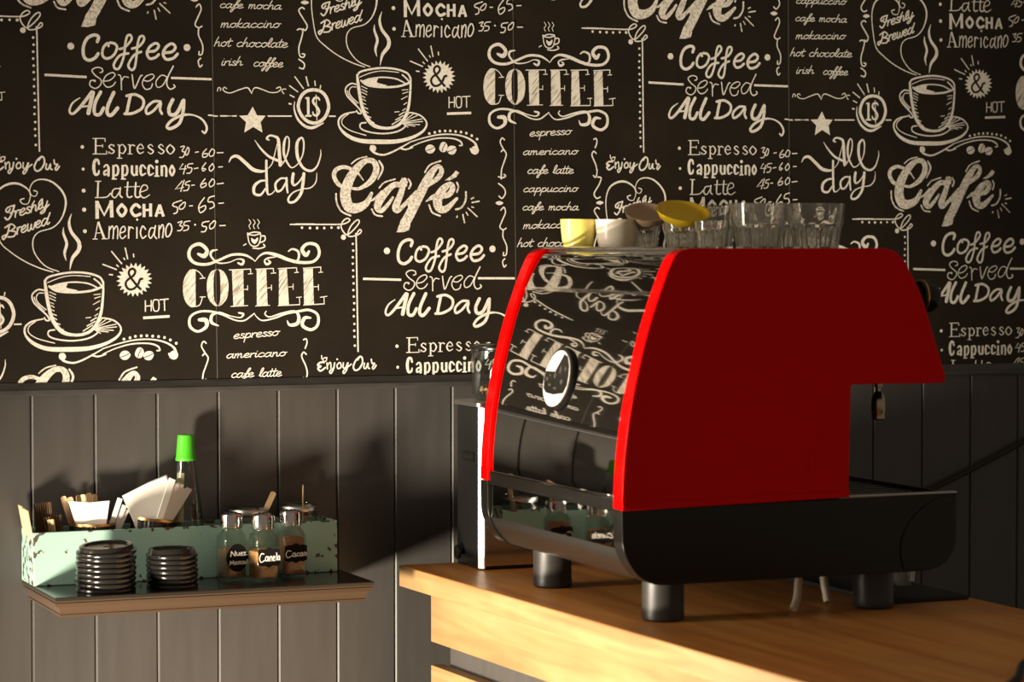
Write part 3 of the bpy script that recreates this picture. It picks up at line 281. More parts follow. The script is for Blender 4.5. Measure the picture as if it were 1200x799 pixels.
L1823,-1722,22 1933,-1722,22;S1582,-1321,50 1691,-1343,50 1779,-1423,51 1822,-1573,51 1775,-1716,51 1684,-1801,50 1581,-1828,50 1472,-1796,50 1385,-1712,50 1335,-1576,50 1382,-1427,50 1472,-1346,50 1582,-1321,50;S1279,-1506,12 1271,-1622,24 1330,-1777,36 1451,-1881,43 1573,-1896,43 1732,-1827,17;L1495,-1436,41 1494,-1714,41;L1450,-1452,26 1512,-1445,26;L1444,-1720,29 1545,-1719,29;S1678,-1479,19 1651,-1444,34 1594,-1451,34 1572,-1506,36 1619,-1568,41 1666,-1645,38 1634,-1711,34 1579,-1701,31 1566,-1659,19;L1622,-1396,14 1630,-1782,14;L1285,-1124,19 1425,-1310,19;L1465,-1121,22 1503,-1270,22;L1604,-1185,19 1613,-1266,19;L1699,-1248,18 1689,-1307,18;L1195,-1261,19 1336,-1360,19;L1202,-1403,19 1277,-1441,19;L1181,-1535,24 1231,-1545,24
S867,-2089,19 829,-2067,32 876,-2021,29 959,-2035,35 1011,-2081,48 1024,-2270,51 1036,-2467,51;S995,-2139,11 947,-2314,16 907,-2445,16 845,-2517,11;S640,-2090,8 729,-2213,29 848,-2329,35 969,-2387,40 1060,-2416,32;S1043,-2481,11 1106,-2401,19 1169,-2241,24 1182,-2081,21 1142,-2037,21 1102,-2139,40 1099,-2314,38 1166,-2459,27 1226,-2506,19 1319,-2445,16 1398,-2299,22 1415,-2124,27 1378,-2051,30 1308,-2139,48 1313,-2343,48 1395,-2503,40 1517,-2555,38 1618,-2489,27 1681,-2328,19 1683,-2233,8;S789,-2699,29 706,-2713,35 622,-2785,48 620,-2894,43 718,-2916,35 795,-2822,24;S817,-2401,37 816,-2634,40 822,-2866,40;S822,-2852,35 839,-2910,27 900,-2896,16 954,-2838,13;S231,-2423,13 275,-2351,34 365,-2336,48 484,-2430,53 603,-2532,56 723,-2561,45 799,-2554,24;S1124,-2671,24 1041,-2670,29 956,-2750,35 977,-2859,35 1053,-2838,30 1128,-2714,24;S1132,-2663,35 1133,-2780,35 1147,-2885,27;S1240,-2598,46 1223,-2722,46 1253,-2773,32 1330,-2722,24 1408,-2606,19;S1408,-2598,49 1391,-2752,49 1358,-2898,46 1264,-3014,38 1172,-3031,35 1158,-2970,30 1236,-2882,22 1374,-2832,16 1513,-2811,19 1599,-2723,19 1616,-2584,8
S2102,155,13 2064,42,13 1982,38,15 1948,90,19 2002,113,19;S2102,148,15 2068,241,21 1940,324,30 1799,329,34 1658,259,27 1590,138,21 1568,-24,17 1589,-258,17 1643,-515,17 1781,-656,17 1990,-800,17 2224,-909,17 2413,-966,15;S2150,229,19 2202,206,15 2173,147,13 2114,164,11 2092,253,13 2153,358,17 2283,393,21 2437,345,28 2577,204,30 2621,39,30 2558,-172,21 2425,-312,17 2210,-380,15 2125,-497,17 2145,-684,17 2296,-874,15 2496,-960,15;S2579,-313,6 2578,-408,34 2623,-549,43 2589,-690,38 2611,-804,6;S2702,-114,6 2664,-244,38 2697,-385,47 2802,-528,56 2800,-646,60 2702,-774,47 2663,-939,6;S1864,16,23 1770,-14,23 1734,-60,23 1764,-86,23 1797,-38,23;S1859,2,25 1810,-131,25 1759,-194,25 1720,-165,25;L1787,-101,23 1867,-68,23;S1783,-276,25 1751,-399,25 1695,-480,25 1677,-440,25 1739,-411,25;S1717,-310,23 1807,-259,23 1863,-302,23 1805,-353,23;S1787,-357,23 1871,-372,23 1844,-435,23 1757,-446,23
S1876,-65,20 1870,-159,20;S1875,-111,20 1906,-60,20 1942,-54,20;S1937,-102,20 1993,-71,20 2014,-37,20 1985,-32,20 1945,-76,20 1941,-119,20 1976,-128,20 2033,-87,20;S2099,-12,20 2070,-7,20 2043,-38,20 2088,-62,20 2073,-96,20 2031,-102,20;S2073,-96,20 2105,-66,20;S2156,75,20 2119,8,20 2103,-90,20;S2107,-51,20 2149,12,20 2176,11,20 2171,-37,20 2176,-68,20 2208,-40,20;S2203,-32,20 2260,46,20 2277,103,20 2251,88,20 2222,39,20 2226,-44,20 2264,-18,20;S2277,55,20 2271,-2,20 2293,-24,20 2333,25,20 2348,76,20;S2348,76,20 2309,-65,20 2260,-109,20 2246,-91,20 2315,-34,20 2374,24,20;S1898,-310,20 1893,-409,20;S1897,-359,20 1925,-306,20 1958,-300,20;S1954,-351,20 2006,-320,20 2025,-284,20 1998,-278,20 1962,-324,20 1958,-369,20 1990,-379,20 2043,-338,20;S2054,-260,20 2049,-350,20 2080,-350,20 2106,-263,20;S2106,-263,20 2105,-332,20 2136,-328,20 2159,-247,20 2171,-233,20;S2167,-283,20 2219,-252,20 2238,-217,20 2211,-211,20 2175,-256,20 2171,-302,20 2203,-311,20 2256,-270,20;S2339,-185,20 2301,-182,20 2262,-234,20 2260,-281,20 2293,-283,20 2331,-222,20 2346,-173,20;S2383,-97,20 2336,-230,20 2344,-267,20 2374,-238,20
S1654,755,17 1657,705,17;S1738,723,16 1723,670,16 1678,671,16 1684,714,16 1738,723,16;S1692,651,27 1627,649,27 1588,609,27 1640,592,27 1592,564,27 1633,522,27 1710,570,27;S1739,640,22 1744,548,22;S1745,602,20 1785,647,20 1801,621,20 1799,558,20;C1904,692,30;S1861,639,22 1843,546,22 1799,480,22 1780,512,22 1837,559,22;S1935,640,22 1899,598,22 1916,549,22 1965,572,22 1956,630,22 1935,640,22;S2003,635,22 1999,562,22 2038,559,22 2071,630,22;S2079,633,21 2055,526,21 2009,473,21 1998,506,21 2061,559,21 2130,611,21;S2277,727,27 2208,670,27 2164,576,27 2191,515,27 2257,536,27 2312,626,27 2305,707,27 2268,719,27 2236,676,27;S2344,618,22 2334,551,22 2368,541,23 2398,613,23;S2404,617,21 2403,549,21 2428,536,21;S2456,676,23 2469,613,23 2512,612,23 2474,554,23 2491,526,23 2535,582,23
S-2592,1961,30 -2546,2024,30 -2358,2071,30 -2167,2090,30 -1956,2073,30 -1783,2016,30 -1726,1935,30;S-2560,1943,13 -2359,2017,13 -2167,2043,13 -1918,2023,13;S-2504,1884,22 -2379,1924,22 -2169,1946,22 -1958,1923,22 -1820,1860,22;S-2532,1890,33 -2419,1819,33 -2171,1795,33 -1921,1812,34 -1756,1862,34;S-1861,1988,24 -1794,1934,24 -1750,1881,24;F-2504,1884,17 -2418,1909,17 -2265,1925,17 -2275,1866,17 -2113,1822,17 -2228,1801,17 -2419,1828,17;S-2598,1978,30 -2581,1826,50 -2546,1593,50 -2482,1378,57 -2351,1217,60 -2179,1167,44 -2006,1183,44 -1870,1274,47 -1771,1473,44 -1732,1745,34 -1726,1944,30;L-2533,1809,13 -2435,1765,13;L-2534,1764,13 -2436,1716,13;L-2535,1719,13 -2440,1675,13;L-2526,1656,13 -2469,1630,13;L-2517,1611,13 -2460,1580,13;L-2508,1549,13 -2461,1526,13;L-2500,1486,15 -2428,1459,15;L-2482,1432,15 -2425,1396,15;L-2444,1351,17 -2378,1325,17;L-2388,1271,17 -2331,1244,17;L-1873,1753,13 -1767,1763,13;L-1864,1699,13 -1767,1727,13;L-1885,1608,13 -1778,1663,13;L-1847,1527,13 -1789,1564,13;L-1868,1437,13 -1809,1473,13;L-1927,1364,17 -1830,1419,17;L-1985,1291,17 -1850,1364,17;L-2044,1219,17 -1889,1310,17;L-1999,1414,13 -1916,1422,13;S-2619,1835,23 -2704,1843,23 -2787,1770,23 -2769,1663,23 -2670,1556,23 -2576,1467,23 -2539,1396,23 -2587,1392,23 -2615,1431,23;S-2619,1793,15 -2695,1789,15 -2730,1717,15 -2688,1637,15 -2585,1548,15;S-2759,1735,15 -2731,1654,15 -2613,1530,15;S-2634,1413,20 -2805,1376,27 -2901,1295,30 -2893,1178,33 -2772,1053,53 -2564,973,63 -2240,956,70 -1951,966,61 -1699,1030,47 -1524,1131,37 -1470,1249,27 -1559,1357,24 -1694,1402,24 -1791,1410,13;S-2749,1376,15 -2844,1304,15 -2846,1214,15 -2714,1125,15 -2468,1054,15;S-2465,1249,23 -2551,1234,23 -2552,1162,23 -2429,1109,23 -2200,1082,23 -1969,1111,24 -1833,1184,24 -1842,1229,24 -1890,1252,24;L-1860,1274,13 -1752,1401,13;L-1851,1274,13 -1675,1398,13;L-1851,1265,13 -1617,1366,14;L-1851,1256,13 -1541,1312,14;L-1841,1247,13 -1531,1272,14;L-1832,1238,13 -1581,1221,14;L-1832,1220,13 -1658,1199,13;L-1832,1211,13 -1775,1180,13
P-981,1982,22 -1047,1950,22 -989,1909,22 -1062,1896,22 -1019,1842,22 -1092,1848,22 -1068,1784,22 -1135,1809,22 -1132,1741,22 -1188,1783,22 -1206,1716,22 -1247,1772,22 -1283,1712,22 -1306,1776,22 -1359,1728,22 -1361,1796,22 -1425,1764,22 -1407,1830,22 -1478,1815,22 -1441,1874,22 -1513,1879,22 -1460,1926,22 -1527,1950,21 -1462,1981,22 -1519,2022,21 -1447,2035,22 -1490,2089,22 -1417,2083,22 -1441,2147,22 -1374,2122,22 -1377,2190,22 -1321,2148,22 -1304,2215,22 -1263,2160,22 -1226,2219,22 -1204,2155,22 -1151,2204,22 -1149,2136,22 -1084,2168,22 -1102,2102,22 -1031,2117,22 -1068,2058,22 -995,2053,22 -1049,2006,22;D-1165,1823,35 -1243,1910,35 -1328,2030,34 -1333,2094,34 -1285,2130,35 -1241,2095,35 -1266,2030,35 -1367,1955,34 -1387,1886,34 -1343,1826,34 -1269,1831,35 -1206,1888,35 -1168,1967,35 -1135,1977,35;L-1596,2395,19 -1438,2201,19;L-1385,2444,19 -1350,2272,19;L-1262,2354,19 -1258,2296,19;L-1734,2204,19 -1518,2119,19;L-1637,2049,19 -1576,2043,19;L-1524,2193,17 -1488,2161,17;L-1412,2294,17 -1392,2260,17;L-1092,1657,17 -1094,1483,17;L-1002,1658,17 -1005,1493,17;L-1093,1569,17 -1004,1575,17;S-935,1663,17 -893,1650,17 -884,1571,17 -900,1501,17 -955,1496,17 -979,1570,17 -968,1649,17 -935,1663,17;L-878,1659,17 -735,1670,17;L-802,1660,17 -800,1493,17;L-1130,1395,39 -725,1410,39;C-1427,1086,43;C-1335,1104,43;C-1253,1123,43;C-1164,1128,43;C-1079,1129,43;C-989,1120,43;C-899,1111,43;C-809,1095,43;C-720,1056,44;C-630,1003,44;S-1750,953,17 -1502,1023,19 -1254,1070,22 -1005,1071,22 -805,1025,26 -668,940,35 -637,839,52;C-670,828,136;S-745,851,26 -720,793,26;S-1751,872,15 -1553,953,19 -1304,1012,22 -1055,1013,22 -919,971,26 -882,909,22 -927,902,22;F-1497,845,22 -1454,907,22 -1380,908,22 -1331,850,22 -1382,785,22 -1456,785,22;F-1266,861,22 -1226,947,22 -1156,948,22 -1127,873,22 -1170,804,22 -1237,808,22;F-1138,827,22 -1094,892,22 -1007,892,22 -978,839,22 -1021,769,22 -1096,769,22;D-1480,822,11 -1418,838,11 -1351,873,11;D-1220,815,11 -1202,873,11 -1161,938,11;D-1128,804,11 -1058,827,11 -987,862,11
S-2380,880,49 -2341,793,35 -2181,756,28 -1987,824,25 -1751,949,18;C-2356,853,109;S-1914,862,28 -1825,839,25 -1704,870,18;C-1894,862,47
S-3702,-301,21 -3156,-306,21 -2950,-308,21 -2829,-297,21 -2747,-249,21 -2784,-216,21 -2854,-256,21 -2890,-338,21 -2848,-428,21 -2788,-465,21 -2692,-397,21 -2600,-291,21 -2607,-242,21 -2664,-266,21 -2743,-355,21 -2783,-470,21 -2728,-495,21 -2624,-471,21 -2562,-423,21 -2588,-390,21 -2641,-455,21
L1264,2768,23 1572,2765,23;C1367,2714,41;C1496,2707,41;C1610,2706,44;C1724,2705,41;C1841,2710,38;C1952,2709,45;C2032,2562,83;S2230,2613,23 2238,2488,23 2240,1679,23 2244,805,23;C2181,2458,38;C2187,2355,38;C2179,2253,38;C2177,2153,38;C2182,2050,38;C2181,1954,38;C2186,1851,38;C2181,1748,38;C2186,1648,38;C2192,1546,38;C2184,1446,38;C2182,1346,38;C2190,1228,38;C2186,1125,38;C2188,1031,38;C2192,894,38""".strip().split('\n')
LABELS = dict(l.split('|') for l in """Nuez|S-111,-27,15 -101,-98,15;S-101,-98,15 -43,-27,15;S-43,-27,15 -38,-98,15;S-18,-76,15 -13,-38,15 20,-45,15 25,-76,15;S25,-76,15 30,-31,15;S46,-49,15 76,-60,15 61,-78,15 46,-54,15 58,-31,15 81,-38,15;S91,-76,15 126,-76,15;S126,-76,15 96,-33,15;S96,-33,15 142,-38,15;S-126,98,15 -116,45,15;S-116,45,15 -91,80,15;S-91,80,15 -68,40,15;S-68,40,15 -58,98,15;S-25,54,15 -43,76,15 -25,94,15 -8,74,15 -25,54,15;S25,51,15 8,58,15 25,76,15 8,94,15;S61,54,15 43,62,15 46,89,15 66,89,15;S101,54,15 81,62,15 81,89,15 99,85,15 104,56,15;S104,56,15 109,94,15;S147,58,15 126,67,15 126,92,15 147,85,15 149,36,15;S149,36,15 154,94,15
Canela|S-89,-56,15 -129,-60,15 -159,7,15 -134,62,15 -78,38,15;S-25,-16,15 -56,-11,15 -63,38,15 -33,45,15 -20,-11,15;S-20,-11,15 -13,51,15;S5,-11,15 8,51,15;S8,7,15 33,-16,15 43,51,15;S58,22,15 89,7,15 73,-18,15 56,16,15 71,51,15 96,38,15;S116,-60,15 119,47,15;S159,-16,15 137,-7,15 132,33,15 154,38,15 164,-11,15;S164,-11,15 169,47,15
Cacao|S-83,-33,15 -134,-42,15 -164,11,15 -139,58,15 -71,36,15;S-20,-4,15 -51,0,15 -58,38,15 -30,45,15 -15,0,15;S-15,0,15 -8,49,15;S46,0,15 15,4,15 10,40,15 51,38,15;S96,-4,15 68,0,15 63,36,15 89,40,15 101,-4,15;S101,-4,15 106,45,15;S142,-11,15 124,18,15 147,40,15 167,16,15 142,-11,15""".strip().split('\n'))

# ------------------------------------------------------------ the setting
WX0, WX1, WTOP, RAIL = -.6, 3.7, 2.7, 1.2455
def structure(o): o['kind'] = 'structure'; return o
bm = BM()                                 # tongue-and-groove planks, one wall
P = [(WX1, .06), (WX0, .06), (WX0, 0)]
x = .8265 - .0945 * 15
while x < WX1 - .1:
    if x > WX0 + .01: P += [(x - .0008, 0), (x - .0004, .0034), (x + .0008, .0034), (x + .0042, 0)]
    x += .0945
P.append((WX1, 0))
prism(bm, P, 0, 1.229, 'z'); box(bm, WX0, WX1, .0008, .06, 1.229, WTOP)
structure(fin('wall_back', bm, M['plank']))
# wallpaper: sheet, chalk print and strip seams in one mesh
bm = BM(); box(bm, WX0, WX1, -.0006, .0008, RAIL, WTOP, 0)
ox, oz = 1.104, 1.814; ct, st = math.cos(.0117), math.sin(.0117); HX, HY = .4885, .3066
depth = 0
tile = [strokes(t, 1e-4, 1, 3, 2) for t in CHALK]
for i, t in enumerate(CHALK):
    if i in (0, 1): tile[i] = [(p, 4 if m == 1 else m) for p, m in tile[i]]
def put(pl, m, e):
    vs = [(ox + u * ct - v * st, -.0010 - e, oz + u * st + v * ct) for u, v in pl]
    if max(q[2] for q in vs) < RAIL or min(q[2] for q in vs) > WTOP or min(q[0] for q in vs) < WX0 or max(q[0] for q in vs) > WX1: return
    try: bm.faces.new([bm.verts.new(q) for q in vs]).material_index = m
    except ValueError: pass
for a in range(-5, 7):
    for b in range(-4, 5):
        if (a + b) % 2: continue
        for el in tile:
            for i, (pl, m) in enumerate(el):
                put([(u + a * HX, v + b * HY) for u, v in pl], m, i * 1.5e-6 + (.0002 if m == 2 else 0))
for a in range(-4, 6): put([(a * HX - .0006, -1.2), (a * HX + .0006, -1.2), (a * HX + .0006, 1.2), (a * HX - .0006, 1.2)], 5, -.0001)
ge = bm.verts[:] + bm.edges[:] + bm.faces[:]
bmesh.ops.bisect_plane(bm, geom=ge, plane_co=(0, 0, RAIL), plane_no=(0, 0, -1), clear_outer=True)
ge = bm.verts[:] + bm.edges[:] + bm.faces[:]
bmesh.ops.bisect_plane(bm, geom=ge, plane_co=(0, 0, WTOP), plane_no=(0, 0, 1), clear_outer=True)
for f in bm.faces:
    f.normal_update()
    if f.normal.y > 0 and f.material_index: f.normal_flip()
me = bpy.data.meshes.new('wallpaper'); bm.to_mesh(me); bm.free()
for k in ('paper', 'chalk', 'paper', 'hatch', 'mottled', 'seam'): me.materials.append(M[k])
wp = bpy.data.objects.new('wallpaper', me); COL.objects.link(wp); wp.parent = bpy.data.objects['wall_back']; wp['kind'] = 'structure'
wp['label'] = 'black wallpaper printed with white chalk coffee lettering'
bm = BM(); prism(bm, [(.0005, 1.2265), (-.010, 1.2265), (-.011, 1.229), (-.011, 1.2345), (-.009, 1.2365), (-.0022, 1.2455), (.0005, 1.2455)], WX0, WX1, 'x')
structure(fin('trim_1', bm, M['trimpaint']))
bm = BM(); box(bm, -1.5, 4.2, -3.6, .06, -.05, 0); structure(fin('floor', bm, M['floorwood']))

# ------------------------------------------------------------ counter
CZ = .951
bm = BM(); prism(bm, [(1.4005, -.0015), (1.468, -1.62), (2.03, -1.62), (2.008, -.0015)], .918, CZ, 'z')
for f in bm.faces:
    f.normal_update()
    if abs(f.normal.z) < .5: f.material_index = 1
tag(fin('countertop', bm, [M['wood'], M['pine']], bevel=.0025), 'thick oiled pine worktop running out from the dark plank wall', 'countertop')
base = thing('counter_base', 'pine slatted counter base under the oiled worktop', 'counter', (1.7, -.85, 0))
def skew(y): return 1.4255 + (-y) * .0415
for k in range(9):
    z1 = .9178 - .1145 * k; z0 = z1 - (.0785 if k == 0 else .0800)
    if z0 < -.07: break
    bm = BM(); prism(bm, [(skew(-.068), -.068), (skew(-1.58), -1.58), (skew(-1.58) + .022, -1.58), (skew(-.068) + .022, -.068)], z0, z1, 'z')
    fin('board', at(bm, base.location), M['pine'], base, bevel=.0015)
bm = BM(); prism(bm, [(1.452, -.09), (1.512, -1.57), (1.98, -1.57), (1.98, -.09)], -.0753, .9175, 'z'); fin('cabinet', at(bm, base.location), M['plank'], base)

# ------------------------------------------------------------ flat black sheet and cords at the far end of the counter
bm = BM(); prism(bm, rnd([(1.875, -.683), (2.004, -.683), (2.002, -.06), (1.86, -.06)], .006), CZ + .0002, CZ + .006, 'z')
tag(fin('black_sheet', bm, M['rubber'], bevel=.001), 'flat black sheet on the far end of the worktop', 'mat')
bm = BM(); tube(bm, [(2.08, -.0085, .93), (2.14, -.0085, .955), (2.354, -.0085, 1.035), (2.542, -.0085, 1.1135), (2.85, -.0085, 1.26), (3.2, -.0085, 1.42)], .0042)
tag(fin('power_cord', bm, M['rubber'], smooth=60), 'thin black cord rising along the dark planks right of the machine', 'cord')
bm = BM(); tube(bm, [(1.62, -1.36, CZ + .005), (1.674, -1.305, CZ + .005), (1.741, -1.217, CZ + .005), (1.790, -1.190, CZ + .005), (1.90, -1.20, CZ + .005)], .0048)
tag(fin('black_cable', bm, M['rubber'], smooth=60), 'black cable lying across the near corner of the worktop', 'cable')

# ------------------------------------------------------------ espresso machine
ORG = (1.68, -.50, CZ)
em = thing('espresso_machine', 'large espresso machine with red side panels and mirrored steel back on the pine worktop', 'coffee machine', ORG)
def mp(name, bm, m, parent=em, **k): return fin(name, at(bm, ORG), m, parent, **k)
YN0, YN1, YF0, YF1 = -.745, -.717, -.278, -.250
left = [(1.4375, 1.104), (1.4392, 1.15), (1.4435, 1.195), (1.4510, 1.243), (1.4615, 1.290), (1.4735, 1.335), (1.4875, 1.376), (1.5015, 1.412)]
lc = [(p.x, p.y) for p in spline(left, 5)]
top = rnd([(1.5015, 1.412), (1.5165, 1.4435), (1.848, 1.4435), (1.8855, 1.381), (1.9265, 1.2595), (1.7765, 1.2605), (1.7735, 1.1095), (1.4375, 1.104)],
          [0, .024, .026, .02, .012, .004, .002, 0])
prof = lc[:-1] + [p for p in top if p != (1.4375, 1.104)]
for y0, y1 in ((YN0, YN1), (YF0, YF1)):
    bm = BM(); prism(bm, prof, y0, y1)
    sp = mp('side_panel', bm, M['red'], bevel=.0035, seg=3, smooth=30)
    if y0 == YN0:
        bm = BM(); prism(bm, [(1.4372, 1.1035), (1.4378, 1.1125), (1.7738, 1.1178), (1.7738, 1.1090)], y0 - .0022, y0 + .002); mp('bottom_lip', bm, M['red'], sp, bevel=.001)
        bm = BM(); q = [(1.742 + .030 * math.cos(a), y0 - .0004, 1.155 + .044 * math.sin(a)) for a in [math.radians(100 + 8 * i) for i in range(13)]]  # thin raised arc, shaped to stand in for a curved highlight
        tube(bm, q, .0009, 8, 3); mp('highlight_arc', bm, M['red'], sp, smooth=60)
    else:
        pass
# mirrored back between the side panels
inner = [(p[0] + .0045, p[1]) for p in lc]
lo = [p for p in inner if 1.117 <= p[1] <= 1.3835]; lo = [(inner[0][0] + .0006, 1.117)] + lo + [(1.4950, 1.3835)]
hi = [(1.4957, 1.3865), (1.5025, 1.402), (1.5085, 1.4150), (1.5150, 1.4270), (1.5215, 1.4345), (1.5330, 1.4375)]
bm = BM(); strip(bm, lo, YN1, YF0, .004); mp('mirror_panel', bm, M['mirror'], smooth=40)
bm = BM(); strip(bm, hi, YN1, YF0, .004); mp('mirror_fascia', bm, M['mirror'], smooth=50)
bm = BM(); strip(bm, [(1.4932, 1.3822), (1.4943, 1.3845), (1.4953, 1.3868)], YN1, YF0, .003); mp('seam_bar', bm, M['chrome'])
bm = BM(); prism(bm, [(1.4405, 1.099), (1.4400, 1.1165), (1.4520, 1.1165), (1.4520, 1.099)], YN1, YF0); mp('ledge_strip', bm, M['black'], bevel=.001)
bm = BM(); prism(bm, [(1.4398, 1.1160), (1.4398, 1.1182), (1.4500, 1.1182), (1.4500, 1.1160)], YN1, YF0); mp('chrome_line', bm, M['chrome'])
# emblem
i0 = min(range(len(inner)), key=lambda i: abs(inner[i][1] - 1.2650))
pc = Vector((inner[i0][0], -.494, inner[i0][1])); tg = Vector((inner[i0 + 1][0] - inner[i0 - 1][0], 0, inner[i0 + 1][1] - inner[i0 - 1][1])).normalized()
nr = Vector((-tg.z, 0, tg.x)); sd = Vector((0, -1, 0))
def on_face(u, v, h): return pc + sd * u + tg * v + nr * h
def plate(bm, pts, h0, h1, mi=0):
    A = [bm.verts.new(on_face(u, v, h0)) for u, v in pts]; B = [bm.verts.new(on_face(u, v, h1)) for u, v in pts]; n = len(pts)
    bm.faces.new(A).material_index = mi; bm.faces.new(B).material_index = mi
    for i in range(n): bm.faces.new((A[i], A[(i + 1) % n], B[(i + 1) % n], B[i])).material_index = mi
circ = lambda r, n=48: [(r * math.cos(2 * math.pi * i / n), r * .93 * math.sin(2 * math.pi * i / n)) for i in range(n)]
bm = BM(); plate(bm, circ(.0475), -.002, .005); emb = mp('emblem', bm, M['black'], bevel=.0012); emb['label'] = 'round black rimmed emblem on the mirrored back'
bm = BM(); plate(bm, circ(.0425), .0045, .0060, 0); mp('emblem_disc', bm, M['white'], emb)
bm = BM()
plate(bm, [(-.0400, .0085), (-.0080, .0090), (.0120, .0345), (.0245, .0315), (.0355, .0195), (.0400, .005), (.0405, -.008), (.0330, -.0195), (.0010, -.0230), (-.0250, -.0215), (-.0355, -.0165), (-.0405, -.003)], .0060, .0066, 0)
mp('emblem_shape', bm, M['black'], emb)  # flat black polygon across the white disc
bm = BM()
for u, v, du, dv in ((-.03, -.002, .008, .006), (-.018, -.010, .010, .004), (-.005, .004, .007, .010), (.010, .012, .006, .012), (.020, -.004, .009, .008), (.002, -.014, .012, .004), (.026, .014, .005, .007), (-.022, .003, .005, .003)):
    plate(bm, [(u - du / 2, v), (u - du / 5, v + dv / 2), (u + du / 2, v + dv / 5), (u + du / 4, v - dv / 2), (u - du / 4, v - dv / 3)], .0064, .0068)
mp('emblem_flecks', bm, M['satin'], emb)  # small steel flecks over the black polygon
# base
bpro = rnd([(1.4375, 1.1035), (1.4385, 1.055), (1.4480, 1.0330), (1.4620, 1.0150), (1.4850, 1.0035), (1.8950, 1.0035), (1.9250, 1.0110), (1.9425, 1.0350), (1.9425, 1.1085)],
           [.001, .01, .014, .014, .014, .02, .018, .014, .002])
for y0, y1 in ((YN0, YN1), (YF0, YF1)):
    bm = BM(); prism(bm, bpro, y0, y1); bp = mp('base_panel', bm, M['black'], bevel=.0025, seg=3, smooth=30)
    if y0 == YN0:
        arc = [(p.x, p.y) for p in spline([(1.9200, 1.1045), (1.9020, 1.0990), (1.8780, 1.0830), (1.8610, 1.0620), (1.8530, 1.0360), (1.8580, 1.0080)], 4)]
        bm = BM(); prism(bm, [(1.9405, 1.1060)] + arc + [(1.895, 1.0055), (1.912, 1.0090), (1.926, 1.0150), (1.9385, 1.0330), (1.9410, 1.050)], y0 - .0022, y0 + .001); mp('end_cap', bm, M['black'], bp, bevel=.0008)
bm = BM(); strip(bm, [(1.4425, 1.0515), (1.4422, 1.066), (1.4420, 1.083), (1.4420, 1.0985)], YN1, YF0, .004); mp('lower_mirror', bm, M['mirror'])
ap = [(p.x, p.y) for p in spline([(1.4880, 1.0062), (1.4745, 1.0100), (1.4640, 1.0175), (1.4555, 1.0275), (1.4475, 1.0395), (1.4430, 1.0515)], 4)]
bm = BM(); strip(bm, ap, YN1, YF0, .004); mp('curved_apron', bm, M['apron'], smooth=50)
bm = BM(); box(bm, 1.486, 1.938, YN1, YF0, 1.006, 1.088); mp('base_tray', bm, M['blackmatte'], bevel=.002)
bm = BM(); box(bm, 1.500, 1.7735, YN1, YF0, 1.09, 1.37); mp('boiler_housing', bm, M['blackmatte'])
bm = BM(); prism(bm, [(1.5305, 1.372), (1.5305, 1.4370), (1.8420, 1.4370), (1.8780, 1.379), (1.9140, 1.270), (1.7760, 1.270), (1.7735, 1.372)], YN1, YF0); mp('group_housing', bm, M['blackmatte'], bevel=.003)
bm = BM(); box(bm, 1.5335, 1.8400, YN1, YF0, 1.4372, 1.4392); mp('cup_tray', bm, M['satin'])
bm = BM()
tube(bm, [(1.527, YF0 - .0005, 1.4425), (1.527, YN1 + .0005, 1.4425)], .0026, 10); mp('cup_rail', bm, M['chrome'], smooth=60)
bm = BM(); box(bm, 1.776, 1.9400, YN1, YF0, 1.088, 1.099)
for k in range(14):
    box(bm, 1.782, 1.936, YN1 + .015 + k * .029, YN1 + .029 + k * .029, 1.0988, 1.1030)
mp('drip_tray', bm, M['blackmatte'])
bm = BM(); box(bm, 1.7745, 1.9425, YN0 - .0005, YN0 + .010, 1.1085, 1.1112); mp('tray_trim', bm, M['satin'], bevel=.0006)
bm = BM(); box(bm, 1.9385, 1.9425, YN1, YF0, 1.0900, 1.1085); mp('tray_front', bm, M['blackmatte'])
for sx in (1.5185, 1.838):
    for sy in (-.700, -.330):
        bm = BM(); lathe(bm, [(.0260, 0), (.0282, .002), (.0286, .010), (.0280, .012), (.0278, .056)], 40, (sx, sy, CZ + .0012)); mp('foot', bm, M['blackmatte'], smooth=40)
# group spout, steam knob, hoses
bm = BM(); lathe(bm, [(.0040, .066), (.0040, .052), (.0062, .051), (.0062, .046), (.0038, .045), (.0038, .040), (.0075, .036), (.0098, .027), (.0100, .012), (.0092, .0105), (.0092, .002), (.0070, 0)][::-1], 28, (1.868, -.66, 1.2055)); mp('steam_nozzle', bm, M['nozzle'], smooth=40)
bm = BM(); lathe(bm, [(.020, 0), (.022, .003), (.022, .007), (.017, .009)], 30, (1.840, -.60, 1.2560)); mp('group_head', bm, M['chrome'], smooth=40)
kb = bmesh.new(); lathe(kb, [(.010, -.045), (.010, 0), (.0215, .001), (.0225, .006), (.0225, .018), (.018, .027), (.008, .030)], 32)
bmesh.ops.rotate(kb, verts=kb.verts, matrix=Matrix.Rotation(math.radians(90), 3, 'Y')); bmesh.ops.translate(kb, verts=kb.verts, vec=(1.930, -.66, 1.376)); kn = mp('steam_knob', kb, M['black'], smooth=40)
kb = bmesh.new(); lathe(kb, [(.0215, .0035), (.0232, .004), (.0232, .0065), (.0210, .007)], 32)
bmesh.ops.rotate(kb, verts=kb.verts, matrix=Matrix.Rotation(math.radians(90), 3, 'Y')); bmesh.ops.translate(kb, verts=kb.verts, vec=(1.930, -.66, 1.376)); mp('knob_ring', kb, M['copper'], kn, smooth=40)
bm = BM(); tube(bm, [(1.728, -.690, 1.010), (1.727, -.690, .985), (1.724, -.692, .968), (1.716, -.697, CZ + .0040)], .0055); mp('drain_hose', bm, M['hose'], smooth=60)
bm = BM(); tube(bm, [(1.793, -.640, 1.010), (1.794, -.641, .985), (1.795, -.645, .968), (1.795, -.650, CZ + .0040)], .0055); mp('drain_hose', bm, M['hose'], smooth=60)

